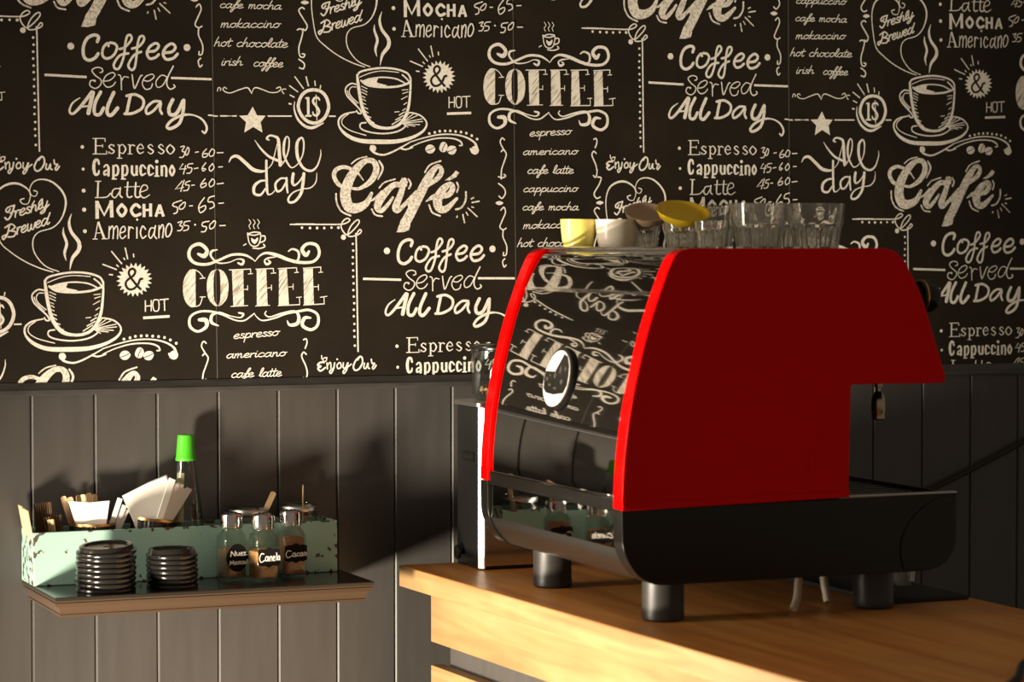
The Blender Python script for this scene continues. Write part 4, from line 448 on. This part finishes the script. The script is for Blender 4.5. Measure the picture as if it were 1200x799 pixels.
# ------------------------------------------------------------ coffee grinder
GO = (1.55, -.062, CZ); gr = thing('coffee_grinder', 'tall black coffee grinder with clear bean hopper behind the red machine', 'grinder', GO)
def gp(name, bm, m, parent=gr, **k): return fin(name, at(bm, GO), m, parent, **k)
bm = BM(); prism(bm, rnd([(1.4925, -.113), (1.600, -.113), (1.600, -.012), (1.4925, -.012)], .007, 6), CZ + .0005, 1.200, 'z'); gb = gp('body', bm, M['grinderblack'], smooth=40, bevel=.002)
bm = BM(); prism(bm, [(1.4995, -.1148), (1.598, -.1148), (1.598, -.1125), (1.4995, -.1125)], .957, 1.197, 'z'); gp('steel_front', bm, M['chrome'])
bm = BM(); prism(bm, [(1.4908, -.1060), (1.4908, -.1085), (1.4975, -.1158), (1.5000, -.1158), (1.5000, -.1060)], .9535, 1.199, 'z'); gp('steel_corner', bm, M['brushed'])
bm = BM(); prism(bm, rnd([(1.486, -.118), (1.606, -.118), (1.606, -.008), (1.486, -.008)], .010, 6), 1.2003, 1.2075, 'z'); gp('top_plate', bm, M['satin'], bevel=.001)
hc = (1.548, -.062)
def vessel(pr, th, n=40, c=(0, 0, 0), ex=None, floor_=None):
    """open vessel: outer profile going up, then the inside coming down"""
    bm = BM(); inn = [(max(r - th, .001), z) for r, z in pr]; inn[0] = (inn[0][0], pr[0][1] + (floor_ or th)); lathe(bm, pr + inn[::-1], n, c, ex); return bm
gp('hopper', vessel([(.038, 1.2078), (.046, 1.220), (.0475, 1.2855)], .003, 44, (hc[0], hc[1], 0)), M['plastic'], smooth=50)
bm = BM(); lathe(bm, [(.049, 1.2858), (.050, 1.288), (.050, 1.2915), (.044, 1.2940)], 44, (hc[0], hc[1], 0)); gp('hopper_lid', bm, M['black'], smooth=40)
bm = BM()
for k in range(70):
    a = random.uniform(0, 6.283); rr = .031 * math.sqrt(random.random()); z = 1.2165 + random.uniform(0, .011)
    mt = Matrix.Translation((hc[0] + rr * math.cos(a), hc[1] + rr * math.sin(a), z)) @ Matrix.Rotation(random.uniform(0, 6), 4, (random.random(), random.random(), 1)) @ Matrix.Diagonal((.0052, .0038, .003, 1))
    bmesh.ops.create_icosphere(bm, subdivisions=2, radius=1, matrix=mt)
gp('bean_fill', bm, M['beans'], smooth=80, kind='stuff')
bm = BM(); prism(bm, rnd([(-.088, 1.115), (-.042, 1.115), (-.042, 1.129), (-.088, 1.129)], .002), 1.4908, 1.4930, 'x')
bd = gp('name_badge', bm, M['black'])
bm = BM()
for k, (h, w) in enumerate(((.008, .003), (.006, .004), (.007, .003), (.006, .005), (.008, .002), (.006, .004), (.007, .004))):
    y = -.084 + k * .0058; z = 1.1185
    prism(bm, [(y, z), (y + w * .35, z), (y + w * .35, z + h), (y, z + h)], 1.4902, 1.4909, 'x'); prism(bm, [(y + w * .35, z + h * .45), (y + w, z + h * .45), (y + w, z + h * .65), (y + w * .35, z + h * .65)], 1.4902, 1.4909, 'x')
gp('badge_letters', bm, M['chrome'], bd)
bm = BM(); tube(bm, [(1.494, -.040, .972), (1.484, -.041, .972)], .004); tube(bm, [(1.485, -.041, .972), (1.481, -.041, .972)], .011, 20); gp('adjust_knob', bm, M['black'], smooth=40)

# ------------------------------------------------------------ cups and glasses on the machine
TZ = 1.4394
def cup(name, label, r0, r1, h, m, loc, inner_m=None, tilt=None, group=None):
    t = thing(name, label, 'cup', loc, 0, group)
    pr = [(r0 * .9, 0), (r0, .002), (r0 + (r1 - r0) * .45, h * .30), (r0 + (r1 - r0) * .8, h * .65), (r1, h)]
    fin('body', vessel(pr, .0032, 48), m, t, smooth=50)
    if tilt: t.rotation_euler = tilt
    return t
c1 = cup('espresso_cup', 'pale yellow cup at the left end of the row on top of the machine', .0205, .0262, .0455, M['yellow'], (1.560, -.328, TZ))
c2 = cup('espresso_cup', 'cream white cup beside the pale yellow cup on top of the machine', .0245, .0305, .0450, M['cream'], (1.603, -.367, TZ))
def saucer_cup(label, prof_, m, loc, tilt):
    t = thing('espresso_cup', label, 'cup', loc); fin('body', vessel(prof_, .0028, 48), m, t, smooth=50); t.rotation_euler = tilt; return t
c3 = saucer_cup('beige cup tilted in the small glass behind the cream cup', [(.0100, 0), (.0110, .002), (.0165, .008), (.0275, .0125), (.0325, .0240)], M['beige'], (1.648, -.372, TZ + .0345), (math.radians(24), math.radians(-8), 0))
c4 = saucer_cup('deep yellow cup tilted in the short glass, its inside showing', [(.0120, 0), (.0130, .002), (.0195, .008), (.0330, .0125), (.0390, .0235)], M['amber'], (1.650, -.484, TZ + .0350), (math.radians(23), math.radians(-3), 0))
def facet_vessel(r0, r1, h, th, n=10, lip=.55):
    bm = BM(); N = n * 4
    def ring(r, z, fac):
        out = []
        for i in range(N):
            a = 2 * math.pi * i / N; k = 1
            if fac:
                w = (a % (2 * math.pi / n)) - math.pi / n; k = math.cos(math.pi / n) / math.cos(w) * (1 - fac) + fac if fac < 1 else 1
                k = 1 - (1 - math.cos(math.pi / n) / math.cos(w)) * fac
            out.append((r * k * math.cos(a), r * k * math.sin(a), z))
        return out
    rr = lambda z: r0 + (r1 - r0) * z / h
    R = [ring(r0 * .94, 0, 1), ring(r0, .002, 1), ring(rr(h * lip * .9), h * lip * .9, 1), ring(rr(h * lip) + .0012, h * lip, 0), ring(r1, h, 0), ring(r1 - th, h, 0), ring(rr(h * lip) - th, h * lip, 0), ring(r0 - th, .006, 0)]
    loft(bm, R); return bm
def glass(label, r0, r1, h, loc, n=10, lip=.55):
    t = thing('glass_tumbler', label, 'glass', loc, random.random(), 'glass tumblers on the machine top')
    fin('body', facet_vessel(r0, r1, h, .0026, n, lip), M['glass'], t, smooth=25); return t
glass('small clear glass just right of the cream cup', .0175, .0210, .0410, (1.648, -.372, TZ), 10, .7)
glass('short clear glass below the deep yellow cup', .0205, .0245, .0415, (1.650, -.484, TZ), 10, .7)
glass('short clear glass at the front, right of the deep yellow cup', .0205, .0245, .0420, (1.662, -.557, TZ), 10, .7)
glass('tall clear glass standing behind the short front glass', .0265, .0330, .0650, (1.725, -.440, TZ))
glass('tall clear glass in the middle of the right-hand group', .0320, .0400, .0660, (1.722, -.580, TZ))
glass('tall clear glass at the right end of the machine top', .0325, .0410, .0660, (1.806, -.592, TZ))
glass('tall clear glass behind the two right-hand front glasses', .0320, .0390, .0650, (1.794, -.485, TZ))
t = glass('small clear glass on the black sheet behind the machine foot', .0165, .0205, .050, (1.978, -.545, CZ + .0062)); del t['group']

# the bench group stands clear of the wall: scaled about the camera position
K = .974
for o in list(COL.objects):
    if o.parent is None and o.type in ('MESH', 'EMPTY') and o.name.split('.')[0] in ('countertop', 'counter_base', 'black_sheet', 'black_cable', 'espresso_machine', 'coffee_grinder', 'espresso_cup', 'glass_tumbler'):
        l = o.location; o.location = (K * l.x, K * l.y - .100, K * l.z + .0377); o.scale = (K, K, K)

# ------------------------------------------------------------ wall shelf
SZ = .9565; SX0, SX1, SY = .8125, 1.2845, -.2175
SO = (1.048, 0, .925); sh = thing('wall_shelf', 'bronze brown moulded shelf fixed to the dark plank wall', 'shelf', SO)
bm = BM(); prism(bm, [(SX0, -.0005), (SX0, SY), (SX1, SY), (SX1, -.0005)], SZ - .0055, SZ, 'z'); fin('shelf_top', at(bm, SO), [M['shelftop']], sh, bevel=.0015)
cr = [(.0030, 0), (.0030, .0022), (.0012, .0030), (.0010, .0052), (.0030, .0066), (.0052, .0080), (.0072, .0100), (.0084, .0125), (.0090, .0160), (.0090, .0178), (.0112, .0182), (.0112, .0196), (.0098, .0204), (.0098, .0226), (.0115, .0238), (.0150, .0240)]   # inset from the edge, depth below
bm = BM(); rings = []
for ins, dz in cr:
    rings.append([(SX0 + ins, -.0005, SZ - .0055 - dz), (SX0 + ins, SY + ins, SZ - .0055 - dz), (SX1 - ins, SY + ins, SZ - .0055 - dz), (SX1 - ins, -.0005, SZ - .0055 - dz)])
loft(bm, rings); fin('moulding', at(bm, SO), M['shelfpaint'], sh)

# ------------------------------------------------------------ planter box and what is in it
BX0, BX1, BY0, BY1, BZ = .8115, 1.2720, -.0850, -.0040, SZ + .0775
bm = BM(); w = .004
rings = [[(BX0, BY0, SZ + .0003), (BX1, BY0, SZ + .0003), (BX1, BY1, SZ + .0003), (BX0, BY1, SZ + .0003)], [(BX0, BY0, BZ), (BX1, BY0, BZ), (BX1, BY1, BZ), (BX0, BY1, BZ)],
         [(BX0 + w, BY0 + w, BZ), (BX1 - w, BY0 + w, BZ), (BX1 - w, BY1 - w, BZ), (BX0 + w, BY1 - w, BZ)], [(BX0 + w, BY0 + w, SZ + .005), (BX1 - w, BY0 + w, SZ + .005), (BX1 - w, BY1 - w, SZ + .005), (BX0 + w, BY1 - w, SZ + .005)]]
loft(bm, rings); tag(fin('planter_box', bm, M['mint'], bevel=.0012), 'long mint green metal box with chipped paint on the wall shelf', 'box')
FZ = SZ + .0052
def leaf(name, label, cat, m, pts, y, th, group=None, rz=0, tiltx=0):   # a flat sheet of given outline (x,z), real thickness, leaning
    cx = sum(p[0] for p in pts) / len(pts); z0 = min(p[1] for p in pts)
    bm = BM(); prism(bm, [(p[0] - cx, p[1] - z0) for p in pts], -th / 2, th / 2)
    o = fin(name, bm, m, bevel=min(.0004, th * .3)); o.location = (cx, y, z0); o.rotation_euler = (tiltx, 0, rz)
    return tag(o, label, cat, group)
def bowl(label, loc, r, h, tilt):
    t = thing('ribbed_bowl', label, 'bowl', loc, 0, 'black bowls in the mint box'); n = 72
    bm = BM(); pr = [(r * .62, 0), (r * .70, .003), (r * .88, h * .5), (r * .985, h - .003)]; inn = [(a - .0025, z) for a, z in pr]; inn[0] = (inn[0][0], .0035)
    lathe(bm, pr + inn[::-1], n, rib=.012); fin('body', bm, M['bowl'], t)
    bm = BM(); lathe(bm, [(r - .0030, h - .0045), (r, h - .0035), (r, h), (r - .0030, h)], n, close=False); bm2 = bm
    fin('rim', bm2, M['copper'], t, smooth=50); t.rotation_euler = tilt; return t
bowl('black ribbed bowl holding the wooden stirrers and a folded napkin', (.9080, -.0445, FZ), .0345, .0800, (0, 0, 0))
bowl('black ribbed bowl holding the large napkins, its rim tilted', (.9905, -.0445, FZ + .0040), .0345, .0800, (0, math.radians(7), 0))
# cardboard cup sleeves
def sleeve(label, loc, w_, h_, rot, m, n=9, th=.0022):
    bm = BM(); P = []
    for i in range(n * 6 + 1):
        P.append((-w_ / 2 + w_ * i / (n * 6), -th * .8 - th * .55 * math.sin(i * 2 * math.pi / 6)))
    prism(bm, P + [(w_ / 2, th * .6), (-w_ / 2, th * .6)], 0, h_, 'z')
    o = fin('cup_sleeve', bm, m); o.location = loc; o.rotation_euler = rot
    return tag(o, label, 'cup sleeve', 'cardboard sleeves in the mint box')
sleeve('pale cardboard sleeve leaning at the left end of the mint box', (.8240, -.0445, FZ + .0045), .060, .104, (math.radians(11), math.radians(4), math.radians(-90)), M['kraft'], 2, .0016)
sleeve('dark corrugated sleeve right behind the pale cardboard one', (.8445, -.0440, FZ + .0030), .026, .108, (math.radians(-2), math.radians(-6), math.radians(-20)), M['cardboard'], 8, .0030)
sleeve('dark corrugated sleeve between the tall one and the napkin bowl', (.8600, -.0560, FZ + .0030), .026, .090, (math.radians(-2), math.radians(-9), math.radians(-12)), M['cardboard'], 7, .0030)
sleeve('pale edged cardboard sleeve standing in the middle of the sleeves', (.8500, -.0680, FZ + .0030), .011, .086, (math.radians(2), math.radians(-6), math.radians(-50)), M['kraft'], 2, .0016)
# wooden stirrers
def stirrer_bm(L=.110, w=.0085, th=.0014):
    bm = BM(); pts = rnd([(-w / 2, 0), (w / 2, 0), (w / 2, L), (-w / 2, L)], w * .45, 6); prism(bm, pts, -th / 2, th / 2); return bm
st0 = fin('wooden_stirrer', stirrer_bm(), M['stick'])
def place(o, label, cat, loc, rot, group, first=[]):
    c = o if o.name not in first else copy_tree(o)
    if o.name not in first: first.append(o.name)
    c.location = loc; c.rotation_euler = rot; return tag(c, label, cat, group)
sl = ['leftmost wooden stirrer of the bundle in the left black bowl', 'second wooden stirrer from the left in the bundle', 'third wooden stirrer from the left in the bundle', 'fourth wooden stirrer from the left in the bundle', 'fifth wooden stirrer from the left in the bundle', 'rightmost wooden stirrer of the bundle behind the folded napkin']
for k in range(6):
    place(st0, sl[k], 'stirrer', (.9000 + .0032 * k, -.0300 - .0030 * (k % 3), FZ + .012 - .002 * (k % 2)), (math.radians(-2), math.radians(-17 + 3.4 * k), math.radians(22 * (k % 3) - 18)), 'wooden stirrers in the left bowl')
place(st0, 'flat wooden stick leaning in the left glass jar of the box', 'stirrer', (1.1365, -.046, FZ + .016), (0, math.radians(25), math.radians(-12)), 'sticks in the glass jars')
place(st0, 'thin wooden stick standing in the right glass jar of the box', 'stirrer', (1.2290, -.046, FZ + .014), (0, math.radians(9), math.radians(66)), 'sticks in the glass jars')
# napkins and sugar packets
leaf('paper_napkin', 'small folded white napkin in front of the wooden stirrers', 'napkin', M['napkin'], [(.8925, .995), (.9180, .995), (.9235, 1.040), (.9285, 1.0745), (.9000, 1.0725), (.8690, 1.0755), (.8800, 1.040)], -.0610, .0060, 'napkins in the mint box', math.radians(-8))
for k, (xb, zb, xt, zt, lab) in enumerate(((.9205, 1.005, .9455, 1.0770, 'narrow white sugar stick left of the large napkins'), (.9255, 1.000, .9530, 1.0660, 'shorter white sugar stick beside the large napkins'), (.9290, .998, .9575, 1.0590, 'lowest white sugar stick touching the large napkins'))):
    d = Vector((xt - xb, zt - zb)).normalized() ; nn = Vector((d.y, -d.x)) * .0036
    leaf('sugar_stick', lab, 'sugar packet', M['napkin'], [(xb - nn.x, zb - nn.y), (xb + nn.x, zb + nn.y), (xt + nn.x, zt + nn.y), (xt - nn.x, zt - nn.y)], -.0600 + .004 * k, .0030, 'white sugar sticks')
for k in range(4):
    dx = .0022 * k
    leaf('paper_napkin', ['large white folded napkin at the front of the stack', 'large white napkin second in the stack', 'large white napkin third in the stack', 'large white napkin at the back of the stack'][k], 'napkin', M['napkin'],
         [(.978 + dx, 1.000), (1.001 + dx, 1.000), (1.0095 + dx, 1.040), (1.0185 + dx, 1.096), (1.0130 + dx, 1.1075), (.9860 + dx, 1.0975), (.9490 + dx, 1.0800), (.9660 + dx, 1.040)], -.0610 + .0058 * k, .0050 if k < 2 else .0036, 'napkins in the mint box', math.radians(-6 + 1.5 * k))
for k in range(5):
    xb, xt, zt = .9890 + .0022 * k, 1.0210 + .0072 * k, 1.1020 - .0040 * k - (.004 if k % 2 else 0)
    d = Vector((xt - xb, zt - 1.008)).normalized(); nn = Vector((d.y, -d.x)) * .0050
    leaf('sugar_packet', ['white paper packet next to the large napkins', 'second white packet right of the large napkins', 'middle packet of the fan right of the napkins', 'fourth packet of the fan, near the bottle', 'outermost packet of the fan, touching the bottle'][k], 'sugar packet', M['napkin'],
         [(xb - nn.x, 1.008), (xb + nn.x, 1.008), (xt + nn.x, zt), (xt - nn.x, zt + .004)], -.0725 + .0029 * k, .0024, 'paper packets fanned beside the napkins')
# glass jars inside the box
def box_jar(label, loc, r, h):
    t = thing('glass_jar', label, 'jar', loc, 0, 'open glass jars in the mint box')
    fin('body', vessel([(r * .92, 0), (r, .004), (r, h * .80), (r * .90, h * .86), (r * .94, h)], .0022, 44), M['thin'], t, smooth=50)
    bm = BM(); lathe(bm, [(r * .965, h * .885), (r * .985, h * .90), (r * .985, h * .95), (r * .965, h * .965)], 44, close=False); fin('wire_band', bm, M['satin'], t, smooth=50); return t
box_jar('open glass jar with a flat wooden stick, behind the shakers', (1.1450, -.0445, FZ), .0300, .0945)
box_jar('open glass jar with a thin stick at the right end of the box', (1.2235, -.0445, FZ), .0290, .0965)
# syrup bottle
bt = thing('syrup_bottle', 'clear tapered bottle with a bright green cap in the mint box', 'bottle', (1.0510, -.0370, FZ))
z0 = FZ
pr = [(.0270, 0), (.0290, .003), (.0282, 1.010 - z0), (.0262, 1.035 - z0), (.0212, 1.075 - z0), (.0160, 1.112 - z0), (.0128, 1.130 - z0), (.0120, 1.138 - z0)]
fin('body', vessel(pr, .0014, 44), M['plastic'], bt, smooth=50)
bm = BM(); lathe(bm, [(.0252, .0018), (.0270, .004), (.0264, 1.010 - z0), (.0244, 1.035 - z0), (.0212, 1.0625 - z0)], 40); fin('syrup', bm, M['water'], bt, smooth=50)
bm = BM(); lathe(bm, [(.0152, 1.1275 - z0), (.0152, 1.1310 - z0), (.0146, 1.1320 - z0), (.0120, 1.1630 - z0), (.0112, 1.1655 - z0)], 48, rib=.006); fin('cap', bm, M['green'], bt, smooth=30)
bm = BM(); A = [(.0268 - .0052 * i / 8, 1.035 - z0 + .078 * i / 8) for i in range(9)]
for i in range(8):
    q = []
    for (r_, z_), a_ in (((.0244 - .0090 * i / 8, 1.038 - z0 + .072 * i / 8), 0), ((.0244 - .0090 * (i + 1) / 8, 1.038 - z0 + .072 * (i + 1) / 8), 1)):
        q.append([(r_ * math.cos(math.radians(b_)), r_ * math.sin(math.radians(b_)), z_) for b_ in (200, 209, 218, 227, 236, 246)])
    V = [[bm.verts.new(p) for p in row] for row in q]
    for j in range(5): bm.faces.new((V[0][j], V[0][j + 1], V[1][j + 1], V[1][j]))
fin('back_label', bm, mat('pale_label', (.72, .60, .33), .7), bt)

# ------------------------------------------------------------ spice shakers
def sq(r, z, n=40, ex=7): return [(r * (1 / (abs(math.cos(2 * math.pi * i / n)) ** ex + abs(math.sin(2 * math.pi * i / n)) ** ex) ** (1 / ex)) * math.cos(2 * math.pi * i / n), r * (1 / (abs(math.cos(2 * math.pi * i / n)) ** ex + abs(math.sin(2 * math.pi * i / n)) ** ex) ** (1 / ex)) * math.sin(2 * math.pi * i / n), z) for i in range(n)]
def shaker(label, loc, rz, fill, fz, words, shape, lz, lsc):
    t = thing('spice_shaker', label, 'spice jar', loc, rz, 'spice shakers on the shelf')
    o = [(.0178, 0, 7), (.0190, .0025, 7), (.0190, .058, 7), (.0182, .064, 5), (.0155, .071, 2.4), (.0145, .0745, 2), (.0145, .0815, 2)]
    i_ = [(.0125, .0815, 2), (.0125, .0745, 2), (.0135, .071, 2.4), (.0162, .064, 5), (.0170, .058, 7), (.0170, .005, 7)]
    bm = BM(); loft(bm, [sq(r, z, 40, e) for r, z, e in o + i_]); fin('body', bm, M['thin'], t, smooth=40)
    bm = BM(); loft(bm, [sq(.0167, .0055), sq(.0167, fz), sq(.0120, fz + .003)]); fin('spice', bm, fill, t, smooth=40)
    bm = BM(); lathe(bm, [(.0160, .0760), (.0168, .0768), (.0168, .0800), (.0162, .0806), (.0168, .0812), (.0168, .0920), (.0158, .0962), (.0110, .0985), (.003, .0992)], 40); c = fin('cap', bm, M['chrome'], t, smooth=40)
    bm = BM()
    for k in range(7):
        a = k * 6.283 / 6; rr = 0 if k == 6 else .0065
        lathe(bm, [(.0012, .0980), (.0012, .0997)], 10, (rr * math.cos(a), rr * math.sin(a), 0))
    fin('shaker_hole', bm, M['black'], c, kind='stuff')
    yl = -.0194
    bm = BM(); prism(bm, [(x_, z_ + lz) for x_, z_ in shape], yl, yl + .0004, mi=0)
    for n_, (wd, dx, dz, sc) in enumerate(words):
        for k, (pl, m_) in enumerate(strokes(LABELS[wd], .0001, 1, 1, 1)):
            try: bm.faces.new([bm.verts.new((u * sc + dx, yl - .0007 - k * 2e-6, -v * lsc + lz + dz)) for u, v in pl]).material_index = 1
            except ValueError: pass
    me = bpy.data.meshes.new('label'); bm.normal_update(); bm.to_mesh(me); bm.free(); me.materials.append(M['labelblack']); me.materials.append(M['labelink'])
    l = bpy.data.objects.new('label', me); COL.objects.link(l); l.parent = t
    return t
oval = [(.0172 * math.cos(a) * (1 + .05 * math.cos(4 * a)), .0205 * math.sin(a)) for a in [2 * math.pi * i / 40 for i in range(40)]]
brk = [(-.0178, -.0105), (-.0178, .0105), (-.0120, .0125), (-.0060, .0120), (0, .0150), (.0060, .0120), (.0120, .0125), (.0178, .0105), (.0178, -.0105), (.0120, -.0125), (.0060, -.0120), (0, -.0150), (-.0060, -.0120), (-.0120, -.0125)]
shaker('left spice shaker with an oval black label reading Nuez Moscada', (1.0975, -.1180, SZ + .0003), math.radians(9), M['nutmeg'], .044, [('Nuez', 0, 0, 1)], oval, .034, 1)
shaker('middle spice shaker with a black label reading Canela', (1.1365, -.1480, SZ + .0003), math.radians(9), M['cinnamon'], .044, [('Canela', 0, 0, 1)], brk, .036, 1)
shaker('right spice shaker with a black label reading Cacao', (1.1900, -.1120, SZ + .0003), math.radians(6), M['cocoa'], .056, [('Cacao', 0, 0, 1)], brk, .036, 1)

# ------------------------------------------------------------ stacks of black cup lids
def lid_bm(r):
    bm = BM()
    pr = [(r * .955, 0), (r * .985, -.0003), (r, .0010), (r, .0034), (r * .985, .0046), (r * .925, .0050), (r * .90, .0066), (r * .885, .0108), (r * .86, .0120), (r * .80, .0114), (r * .76, .0085), (r * .10, .0085)]
    inn = [(a - .0009, z - .0009) for a, z in pr]; inn[0] = (pr[0][0] - .001, 0)
    lathe(bm, pr + inn[::-1], 56); return bm
def lid_stack(r, n, pitch, x, y, where, top_tilt):
    base_o = fin('cup_cover', lid_bm(r), M['lid'], smooth=35)
    for k in range(n):
        o = base_o if k == 0 else copy_tree(base_o)
        o.location = (x + random.uniform(-.0009, .0009), y + random.uniform(-.0008, .0008), SZ + .0006 + k * pitch); o.rotation_euler = (0, 0, random.uniform(0, 6))
        if k == n - 1: o.rotation_euler = top_tilt; o.location.z += .0012 if top_tilt[0] or top_tilt[1] else 0
        pos = 'topmost' if k == n - 1 else ('lowest' if k == 0 else {1: 'second', 2: 'third', 3: 'fourth', 4: 'fifth', 5: 'sixth', 6: 'seventh'}[k])
        tag(o, ('%s black cup lid %sof the %s stack on the shelf' % (pos, '' if k in (0, n - 1) else 'from the bottom ', where)), 'cup lid', 'black cup lids in the %s stack' % where)
lid_stack(.0430, 8, .0074, .8985, -.1640, 'wider left', (math.radians(3), math.radians(-3.0), 0))
lid_stack(.0372, 7, .0072, .9960, -.1600, 'narrower right', (0, 0, 0))
